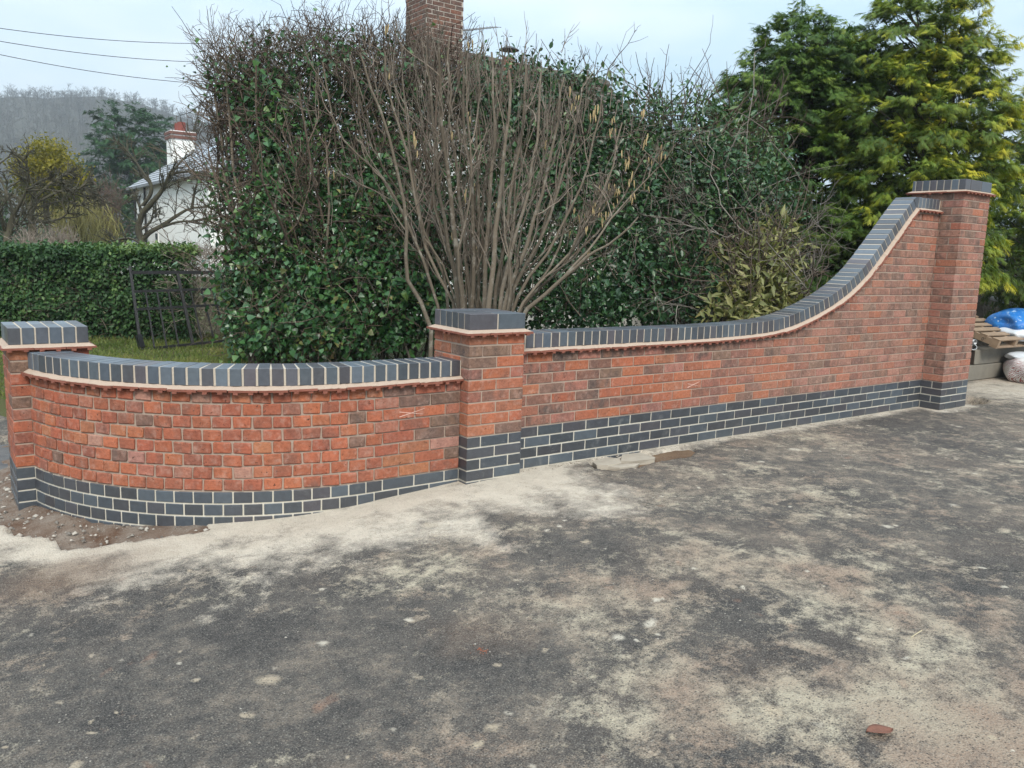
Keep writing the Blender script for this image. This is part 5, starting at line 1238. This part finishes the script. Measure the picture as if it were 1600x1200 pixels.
for k, (u, d, h) in enumerate([(322, 55, 9.2), (345, 58, 8.2), (300, 62, 8.8)]):
    b_ = foot(u, 380, d, -.3); t_ = thing('bare_tree', b_, ['bare tree on the slope just beyond the cottage chimney pots', 'bare tree half hidden by the tall hedge, beyond the cottage', 'bare tree between the dark conifer and the cottage chimney'][k], 'tree', 'leafless trees behind the cottage')
    T = grow(np.array(b_)[None], [[RNG.normal(0, .1), 0, 1.]], h, 10, .06, .05); B1, _, _ = sprout(T, 16, .3, 1, .38, .6, 7, .12, .1); B2, _, _ = sprout(B1, 6, .2, 1, .5, .55, 5, .14, .1); B3, _, _ = sprout(B2, 3, .2, 1, .6, .5, 4, .14, .1)
    tubes('trunk', [(T, taper(1, 10, .16, .03), 6)], M_MOSSY, t_)
    tag(tubes('twigs', [(B1, taper(len(B1), 7, .045, .02), 4), (B2, taper(len(B2), 5, .02, .012), 3), (B3, taper(len(B3), 4, .012, .008), 3)], M_MOSSY, t_), kind='stuff')

# ------------------------------------------------------------------ wooded hill
D_H = 420.0
rid = [(-700, 215), (-420, 178), (-200, 158), (0, 148), (60, 143), (120, 140), (170, 142), (220, 153), (262, 166), (330, 186), (420, 212), (560, 250), (760, 300), (1000, 350), (1300, 385), (1800, 400)]
nu = 90; us_ = np.linspace(-700, 1800, nu); vr = np.interp(us_, *zip(*rid))
HV = []; nrow = 14
for j in range(nrow):
    t = j/(nrow-1); d = 170+(D_H-170)*t
    for i in range(nu):
        top = at(us_[i], vr[i]+9, D_H); p = at(us_[i], 385, d)
        prof = t**1.15
        z = -3+(top.z+3)*prof + (vnoise(np.array([i*.35]), np.array([j*.5]), 5, 3)[0]-.5)*5*t
        HV.append((p.x, p.y, z))
for i in range(nu): p = at(us_[i], 385, D_H+160); HV.append((p.x, p.y, -3+0*i))
nrow += 1
HQ = [(j*nu+i, j*nu+i+1, (j+1)*nu+i+1, (j+1)*nu+i) for j in range(nrow-1) for i in range(nu-1)]
MHILL = m_soil('woodland_floor', (.045, .045, .034), (.06, .058, .042), (.08, .075, .06))
tag(obj('hill', pymesh('hill', HV, HQ, MHILL, True)), kind='structure')
HVa = np.array(HV)[:nu*14].reshape(14, nu, 3)
# wood of bare trees: a few patterns repeated in one mesh
pats = []
for k in range(7):
    T = grow(np.zeros((1, 3)), [[0, 0, 1.]], RNG.uniform(7, 9), 4, .08, .05); B1, _, _ = sprout(T, 10, .2, 1, .62, .85, 3, .16, .10); B2, _, _ = sprout(B1, 3, .25, 1, .6, .65, 2, .18, .10)
    V1, Q1 = tube_data(T, taper(1, 4, .22, .07), 3); V2, Q2 = tube_data(B1, taper(len(B1), 3, .10, .05), 3); V3, Q3 = tube_data(B2, taper(len(B2), 2, .07, .04), 3)
    pats.append((np.concatenate([V1, V2, V3]), np.concatenate([Q1, Q2+len(V1), Q3+len(V1)+len(V2)])))
VV = []; QQ = []; tt = []; c = 0
ntree = 2300
for k in range(ntree):
    iu = RNG.uniform(21, 42); jt = 13*(RNG.random()**.75) if k > 260 else RNG.uniform(12.3, 13); jt = min(jt, 12.999)
    i0, j0 = int(iu), int(jt); fu, fj = iu-i0, jt-j0
    p = (HVa[j0, i0]*(1-fu)+HVa[j0, i0+1]*fu)*(1-fj)+(HVa[j0+1, i0]*(1-fu)+HVa[j0+1, i0+1]*fu)*fj
    V, Q = pats[k % 7]; a = RNG.uniform(0, 6.28); s = RNG.uniform(.4, .75)*(.85 if jt > 12 else 1); Rz = np.array([[math.cos(a), -math.sin(a), 0], [math.sin(a), math.cos(a), 0], [0, 0, 1]])
    VV.append(V@Rz.T*s+p); QQ.append(Q+c); c += len(V); tt.append(np.full(len(V), RNG.random()))
M_WOOD = m_bark('winter_wood', (.045,.045,.036), (.105,.10,.08))
tag(obj('woodland', quads(np.concatenate(VV), np.concatenate(QQ), 'woodland', M_WOOD, False, dict(tint=np.concatenate(tt)))), kind='stuff')
tag(bpy.data.objects['woodland'], 'leafless winter wood covering the hazy hillside beyond the cottage', 'woodland')
# overhead wires
for k, (a, b) in enumerate([((-120, 40), (420, 76)), ((-120, 57), (420, 108)), ((-120, 73), (420, 146))]):
    p, q = at(*a, 26), at(*b, 34); n = 24; pts = [p.lerp(q, i/n)-Vector((0, 0, .35*4*(i/n)*(1-i/n)))+Vector((0, 0, .28)) for i in range(n+1)]
    P_ = np.array([A3(x) for x in pts])[None]
    o = tubes('power_line', [(P_, np.full((1, n+1), .011), 5)], M_BLACK)
    tag(o, ['highest of the three overhead wires crossing the sky', 'middle one of the three overhead wires crossing the sky', 'lowest of the three overhead wires, nearest the hill'][k], 'wire', 'overhead wires')
# haze: one even body of air round everything
HZM = bpy.data.materials.new('haze'); HZM.use_nodes = True; hn = HZM.node_tree; hn.nodes.clear()
pv = hn.nodes.new('ShaderNodeVolumePrincipled'); pv.inputs['Color'].default_value = (.86, .93, 1.0, 1); pv.inputs['Density'].default_value = .00078; pv.inputs['Anisotropy'].default_value = .2
ho = hn.nodes.new('ShaderNodeOutputMaterial'); hn.links.new(pv.outputs[0], ho.inputs['Volume'])
_hv = np.array(HV); mb = MB(); print('HILL', _hv.min(0), _hv.max(0)); mb.box(-1020, 1020, -200, 910, -8, _hv[:, 2].max()+16)
tag(mb.build('haze', HZM), kind='stuff')
# ------------------------------------------------------------------ building things beyond the tall pillar
M_SLP = m_plain('weathered_sleeper', (.20, .185, .155), .9, .3, 7, .4)
M_SLPD = m_plain('dark_sleeper_end', (.055, .042, .035), .9, .3, 12, .4)
sp0 = atz(1515, 597, 0); sy0 = sp0.y+.05; sxx = sp0.x
def sleeper(x, y, z, L, label):
    me = bevel_box('sleeper', (L, .24, .205), .008, .004, M_SLP, 5+int(z*10)); me.materials.append(M_SLPD)
    for p in me.polygons:
        if p.normal.x < -.8: p.material_index = 1
    o = obj('sleeper', me, None, (x, y, z), (0, 0, J(.01))); tag(o, label, 'sleeper', 'stacked timber sleepers'); return o
sleeper(sxx-.55, sy0, .0, 2.6, 'lower weathered timber sleeper lying on the ground under the pallet')
sleeper(sxx+.22, sy0+.02, .207, 2.3, 'upper grey timber sleeper with a dark end, on top of another')
# pallet
M_PAL = m_plain('pallet_wood', (.28, .20, .135), .85, .3, 8, .3)
pc = at(1556, 545, sp0.dot(FH)-CAM.dot(FH)+.05)
pal = thing('wooden_pallet', (pc.x, pc.y, pc.z), 'pale wooden pallet tipped up on the timber sleepers', 'pallet')
tilt = math.radians(17)
PM = Matrix.Translation(pc) @ Matrix.Rotation(math.radians(2), 4, 'Z') @ Matrix.Rotation(tilt, 4, 'X') @ Matrix.Rotation(math.radians(1), 4, 'Y')
def pboard(name, x0, x1, y0, y1, z0, z1, par=pal, mat=M_PAL):
    me = bevel_box(name, (x1-x0, y1-y0, z1-z0), .003, .002, mat, random.randint(0, 999)); o = bpy.data.objects.new(name, me); o.matrix_world = PM @ Matrix.Translation((x0, y0, z0)); COL.objects.link(o); o.parent = par; o.matrix_parent_inverse = Matrix.Translation(-Vector(pal.location)); return o
for k in range(7): pboard('board', 0, 1.2, k*.165, k*.165+.10, .105, .124)
str_ = [pboard('stringer', x, x+.07, 0, 1.09, .022, .104) for x in (0.001, .56, 1.12)]
for k in range(4): pboard('bottom_board', 0, 1.2, k*.33, k*.33+.10, .0, .0205)
def ptext(txt, x, y, z, size):
    cu = bpy.data.curves.new('stamp', 'FONT'); cu.body = txt; cu.size = size; cu.extrude = .0004
    o = bpy.data.objects.new('stamp', cu); o.matrix_world = PM @ Matrix.Translation((x, y, z)) @ Matrix(((0, 0, -1, 0), (-1, 0, 0, 0), (0, 1, 0, 0), (0, 0, 0, 1))); COL.objects.link(o); o.parent = str_[0]
    o.matrix_parent_inverse = Matrix.Translation(-Vector(pal.location)) ; cu.materials.append(M_SLPD)
    dg = bpy.context.evaluated_depsgraph_get(); me = bpy.data.meshes.new_from_object(o.evaluated_get(dg)); mm = o.matrix_world.copy(); mt = o.matrix_basis.copy(); bpy.data.objects.remove(o)
    o = obj('stamp', me, str_[0]); o.matrix_parent_inverse = (Matrix.Translation(Vector(pal.location)) @ str_[0].matrix_parent_inverse @ str_[0].matrix_basis).inverted(); o.matrix_basis = mt; return o
ptext('EUR', -.0035, .46, .036, .065); ptext('0°', -.0035, .22, .036, .065)
# lumpy sacks
def sack(name, c, rx, ry, rz, rotz, mat, label, cat, seed, pinch=0.0, zf=-.02):
    bm = bmesh.new(); bmesh.ops.create_icosphere(bm, subdivisions=5, radius=1)
    V = np.array([v.co[:] for v in bm.verts]); rr = np.random.default_rng(seed)
    off = np.zeros(len(V))
    for k in range(26):
        d = rr.normal(size=3); d /= np.linalg.norm(d); f = rr.uniform(2, 9); off += np.sin(V@d*f+rr.uniform(0, 6))*rr.uniform(.2, 1)/f
    for k in range(9):                       # sharp folds
        d = rr.normal(size=3); d /= np.linalg.norm(d); off -= np.exp(-((V@d-rr.uniform(-.6, .6))/.05)**2)*.035
    r = 1+off*.16
    Pn = V*r[:, None]; Pn = np.sign(Pn)*np.abs(Pn)**.85; Pn *= [rx, ry, rz]
    if pinch: t = np.clip((-V[:, 0]-.35)/.65, 0, 1); Pn[:, 1] *= 1-.6*t; Pn[:, 2] *= 1-pinch*t
    Pn[:, 2] = np.maximum(Pn[:, 2], zf)
    for v, p in zip(bm.verts, Pn): v.co = p
    me = bpy.data.meshes.new(name); bm.to_mesh(me); bm.free(); me.materials.append(mat)
    for p in me.polygons: p.use_smooth = True
    o = obj(name, me, None, c, (0, 0, rotz)); tag(o, label, cat); return o
t = NT('blue_tarpaulin'); v = t.coord(); n_ = t.noise(v, 6, 5, .6); c_ = t.mix(n_, (.008, .07, .32), (.03, .24, .62)); c_ = t.mix(t.step(t.noise(v, 17, 4, .6), .60, .66), c_, (.42, .55, .68)); M_TARP = t.finish(c_, .35, t.bump(t.noise(v, 12, 5, .6), .6, .03), .5)
t = NT('printed_white_sack'); v = t.coord(); rd = t.math('MULTIPLY', t.step(t.n('TexWave', Vector=t.n('Mapping', Vector=v, Rotation=(0, .5, .4)).outputs[0], Scale=17., Distortion=11., Detail=4.).outputs['Fac'], .68, .80), t.step(t.noise(v, 3.0, 2), .44, .52)); c_ = t.mix(rd, (.66, .65, .64), (.33, .10, .10)); M_SACK = t.finish(c_, .4, t.bump(t.noise(v, 15, 5, .6), .6, .02), .4)
M_PLAS = m_plain('white_plastic', (.62, .65, .68), .35, .1, 6, .2, .5)
bp_ = at(1588, 503, sp0.dot(FH)-CAM.dot(FH)+1.0)
sack('tarpaulin_bundle', (bp_.x+.12, bp_.y, bp_.z-.06), .60, .42, .24, .4, M_TARP, 'crumpled blue tarpaulin bundle behind the wooden pallet', 'tarpaulin', 3, .35, -.2)
wp_ = at(1588, 516, sp0.dot(FH)-CAM.dot(FH)+.75); sack('plastic_sheet', (wp_.x+.1, wp_.y, wp_.z-.05), .34, .28, .10, .3, M_PLAS, 'folded white plastic sheet lying below the blue tarpaulin', 'sheet', 9, .2, -.1)
sk = atz(1606, 598, 0); sack('printed_sack', (sk.x+.18, sk.y+.06, .155), .50, .30, .20, .5, M_SACK, 'white plastic sack with red print, on the drive against the sleepers', 'sack', 14, .55, -.155)
sk2 = at(1604, 556, sk.dot(FH)-CAM.dot(FH)+.2); sack('plastic_sheet', (sk2.x+.1, sk2.y+.1, sk2.z-.03), .28, .2, .06, .3, M_PLAS, 'white plastic sheet lying across the printed sack', 'sheet', 21, .3, -.04)
for k, (u, v_) in enumerate([(1522, 541), (1524, 535)]):
    p = at(u, v_, sp0.dot(FH)-CAM.dot(FH)+.12); mb = MB(); n_ = 14
    R_, r_ = .038, .032; a_ = [2*PI*i/n_ for i in range(n_)]
    Vp = [(x, math.cos(q)*rr2, math.sin(q)*rr2) for x in (0, .34) for rr2 in (R_, r_) for q in a_]
    mb.add(Vp, [(i, (i+1) % n_, 2*n_+(i+1) % n_, 2*n_+i) for i in range(n_)]+[(n_+i, 3*n_+i, 3*n_+(i+1) % n_, n_+(i+1) % n_) for i in range(n_)]+[(i, n_+i, n_+(i+1) % n_, (i+1) % n_) for i in range(n_)]+[(2*n_+i, 2*n_+(i+1) % n_, 3*n_+(i+1) % n_, 3*n_+i) for i in range(n_)])
    o = mb.build('plastic_pipe', (M_PLAS, M_LEAD)[k], None, True, (p.x, p.y, .412+.038+.07*k), (0, 0, .5+.9*k)); tag(o, ['white offcut of plastic pipe lying on the upper sleeper', 'grey offcut of pipe lying crosswise above the white one'][k], 'pipe')
gs = at(1596, 478, sp0.dot(FH)-CAM.dot(FH)+1.7); me = bevel_box('slate_slab', (.5, .4, .03), .004, .003, M_SLATE, 3); tag(obj('slate_slab', me, None, (gs.x-.12, gs.y, gs.z-.02), (.25, -.05, .5)), 'flat grey slab resting at the top of the blue bundle', 'slab')
# earth bank
MBANK = m_soil('bank_earth', (.04, .032, .023), (.075, .06, .042), (.14, .115, .08))
bx = np.linspace(6.4, 15, 70); by = np.linspace(.9, 7, 60); BX, BY = np.meshgrid(bx, by); a, b = BX.ravel(), BY.ravel()
bz = -.05+smooth(b, 1.5, 3.4)*1.7+smooth(b, 3.4, 7)*.5+(vnoise(a*1.6, b*1.6, 51, 5)-.5)*.45*smooth(b, 1.3, 2.2)
ii = (np.arange(59)[:, None]*70+np.arange(69)[None]).ravel()
tag(obj('earth_bank', quads(np.stack([a, b, bz], 1), np.stack([ii, ii+1, ii+71, ii+70], 1), 'earth_bank', MBANK, True)), kind='structure')
n = 2600; q = RNG.integers(0, len(a), n); k_ = bz[q] > .15; q = q[k_]; n = len(q)
BP = np.stack([a[q], b[q], bz[q]-.02], 1)+RNG.normal(size=(n, 3))*[.06, .06, 0]
BT = grow(BP, unit(UPZ*.5-FHn*.35+rdir(n)*.8), RNG.uniform(.1, .38, n), 5, .22, 0, .08)
tag(tubes('dead_stems', [(BT, taper(n, 5, .004, .0015), 3)], M_STRAW), 'dead grass and dry stems hanging down the earth bank', 'dead grass', None, 'stuff')
# ------------------------------------------------------------------ small things on the drive
MFR = m_plain('broken_concrete', (.36, .32, .26), .92, .25, 12, .6)
def shard(px_, h_, label):
    pts = [onslab(u, v) for u, v in px_]; c = np.mean(pts, 0); n = len(pts)
    V = [(x-c[0], y-c[1], h_+J(.004)) for x, y in pts]+[(x-c[0]+J(.01), y-c[1]+J(.01), -.03) for x, y in pts]+[(0, 0, h_+.004)]
    F = [(i, (i+1) % n, 2*n) for i in range(n)]+[(i, n+i, n+(i+1) % n, (i+1) % n) for i in range(n)]
    o = obj('concrete_shard', pymesh('concrete_shard', V, F, MFR), None, (c[0], c[1], 0)); tag(o, label, 'concrete piece', 'broken pieces of concrete by the wall'); return o
shard([(926,722),(945,716),(968,717),(971,724),(950,728),(932,728)], .004, 'smaller cracked concrete flake next to the blue bricks, nearer the middle pillar')
shard([(972,712),(1000,708),(1024,716),(1022,719),(990,722),(970,722)], .008, 'larger loose concrete flake with a crack beside it, next to the brown mud patch')
shard([(950,728),(975,724),(1000,724),(992,728),(968,731)], .001, 'thin concrete flake in front of the two bigger broken pieces')
# curled dead leaf
lf = atz(1374, 1147, -.07); zz = float(zg(np.array([lf.x]), np.array([lf.y]))[0]); lf = atz(1374, 1147, zz)
t_ = np.linspace(0, 1, 9); Vl = []; wv = np.sin(t_*PI)**.7*.027
for i, q in enumerate(t_):
    for s in (-1, -.5, 0, .5, 1): Vl.append((q*.10-.05, s*wv[i], .005*abs(s)**1.5+.004*math.sin(q*5)+.006*q+(.004 if s == 0 else .006)))
Fl = [(i*5+k, i*5+k+1, i*5+k+6, i*5+k+5) for i in range(8) for k in range(4)]
me = pymesh('dead_leaf', Vl, Fl, m_plain('dead_leaf', (.17, .075, .05), .7, .4, 40, .5), True); sm = None
lo = obj('dead_leaf', me, None, (lf.x, lf.y, zz+.003), (0, 0, -.45)); md = lo.modifiers.new('solid', 'SOLIDIFY'); md.thickness = .0008; tag(lo, 'curled reddish brown dead leaf lying alone on the drive', 'leaf')
a_, b_ = onslab(1423, 1000), onslab(1440, 990); za = float(zg(np.array([a_[0]]), np.array([a_[1]]))[0])
mb = MB(); mb.bar((a_[0], a_[1], za+.012), (b_[0], b_[1], za+.016), .0022, 5); tag(mb.build('straw', m_plain('straw', (.45, .38, .25), .8)), 'short pale straw lying on the drive', 'straw')
# grit and small stones
def stones(name, P, size, mat, label, cat):
    n = len(P); base = np.array([(1,0,0), (-.5,.8,0), (-.6,-.7,0), (.1,.1,.75), (.5,-.6,.35), (.3,.7,.4), (-.7,.05,.3)])
    F = np.array([(0,5,3), (5,1,3), (1,6,3), (6,2,3), (2,4,3), (4,0,3), (0,1,5), (1,2,6), (2,0,4)])
    a = RNG.uniform(0, 6.28, n); c, s = np.cos(a), np.sin(a); sc = (size[:, None]*RNG.uniform(.6, 1.3, (n, 3)))
    B_ = base[None]*(1+RNG.normal(size=(n, 7, 1))*.15)*sc[:, None]; V = np.stack([B_[..., 0]*c[:, None]-B_[..., 1]*s[:, None], B_[..., 0]*s[:, None]+B_[..., 1]*c[:, None], B_[..., 2]], -1)+P[:, None]
    me = quads(V.reshape(-1, 3), (F[None]+np.arange(n)[:, None, None]*7).reshape(-1, 3), name, mat, False, dict(tint=np.repeat(RNG.random(n), 7)))
    o = obj(name, me); tag(o, label, cat, None, 'stuff'); return o
M_STONE = m_bark('stone_chip', (.10,.09,.08), (.50,.46,.40))
M_REDCH = m_bark('brick_chip', (.25,.09,.05), (.38,.16,.1))
n = 5200; x = RNG.uniform(-4.2, 4, n); y = RNG.uniform(-3.4, -.15, n); k = RNG.random(n) < .9
Pz = np.stack([x, y, zg(x, y)+.0], 1); stones('grit', Pz, .0012+.0045*RNG.random(n)**5, M_STONE, 'loose grit and small stone chips scattered over the drive', 'grit')
# rubble along the soil strip
n = 9000; x = RNG.uniform(-4.6, -1.3, n); y = RNG.uniform(-.5, 2.2, n); k = (sdf(x, y, soil_poly) < -.03) & (np.hypot(x-CCX, y-CCY) > CR+.01); x, y = x[k], y[k]
Pz = np.stack([x, y, zg(x, y)-.047+np.exp(-((np.hypot(x-CCX, y-CCY)-CR)/.14)**2)*.045], 1); stones('rubble', Pz, .0025+.020*RNG.random(len(x))**5, M_STONE, 'stone chips and mortar crumbs in the bare soil by the curved wall', 'rubble')
# crumbs of mortar at the foot of the tall wall
n = 900; x = RNG.uniform(.05, 6, n)**1.0; y = -.015-np.abs(RNG.normal(0, .045, n))-.235*(x > 5.38); z = zg(x, y)
stones('mortar_crumbs', np.stack([x, y, z], 1), .002+.010*RNG.random(n)**3, m_bark('mortar_crumb', (.28,.24,.19), (.5,.45,.38)), 'mortar crumbs lying along the foot of the swept wall', 'rubble')
n = 40; c_ = np.array(onslab(752, 1017)); x = c_[0]+RNG.normal(0, .012, n); y = c_[1]+RNG.normal(0, .018, n); stones('brick_crumbs', np.stack([x, y, zg(x, y)], 1), .001+.004*RNG.random(n)**2, M_REDCH, 'small scatter of red brick crumbs on the drive', 'crumbs')
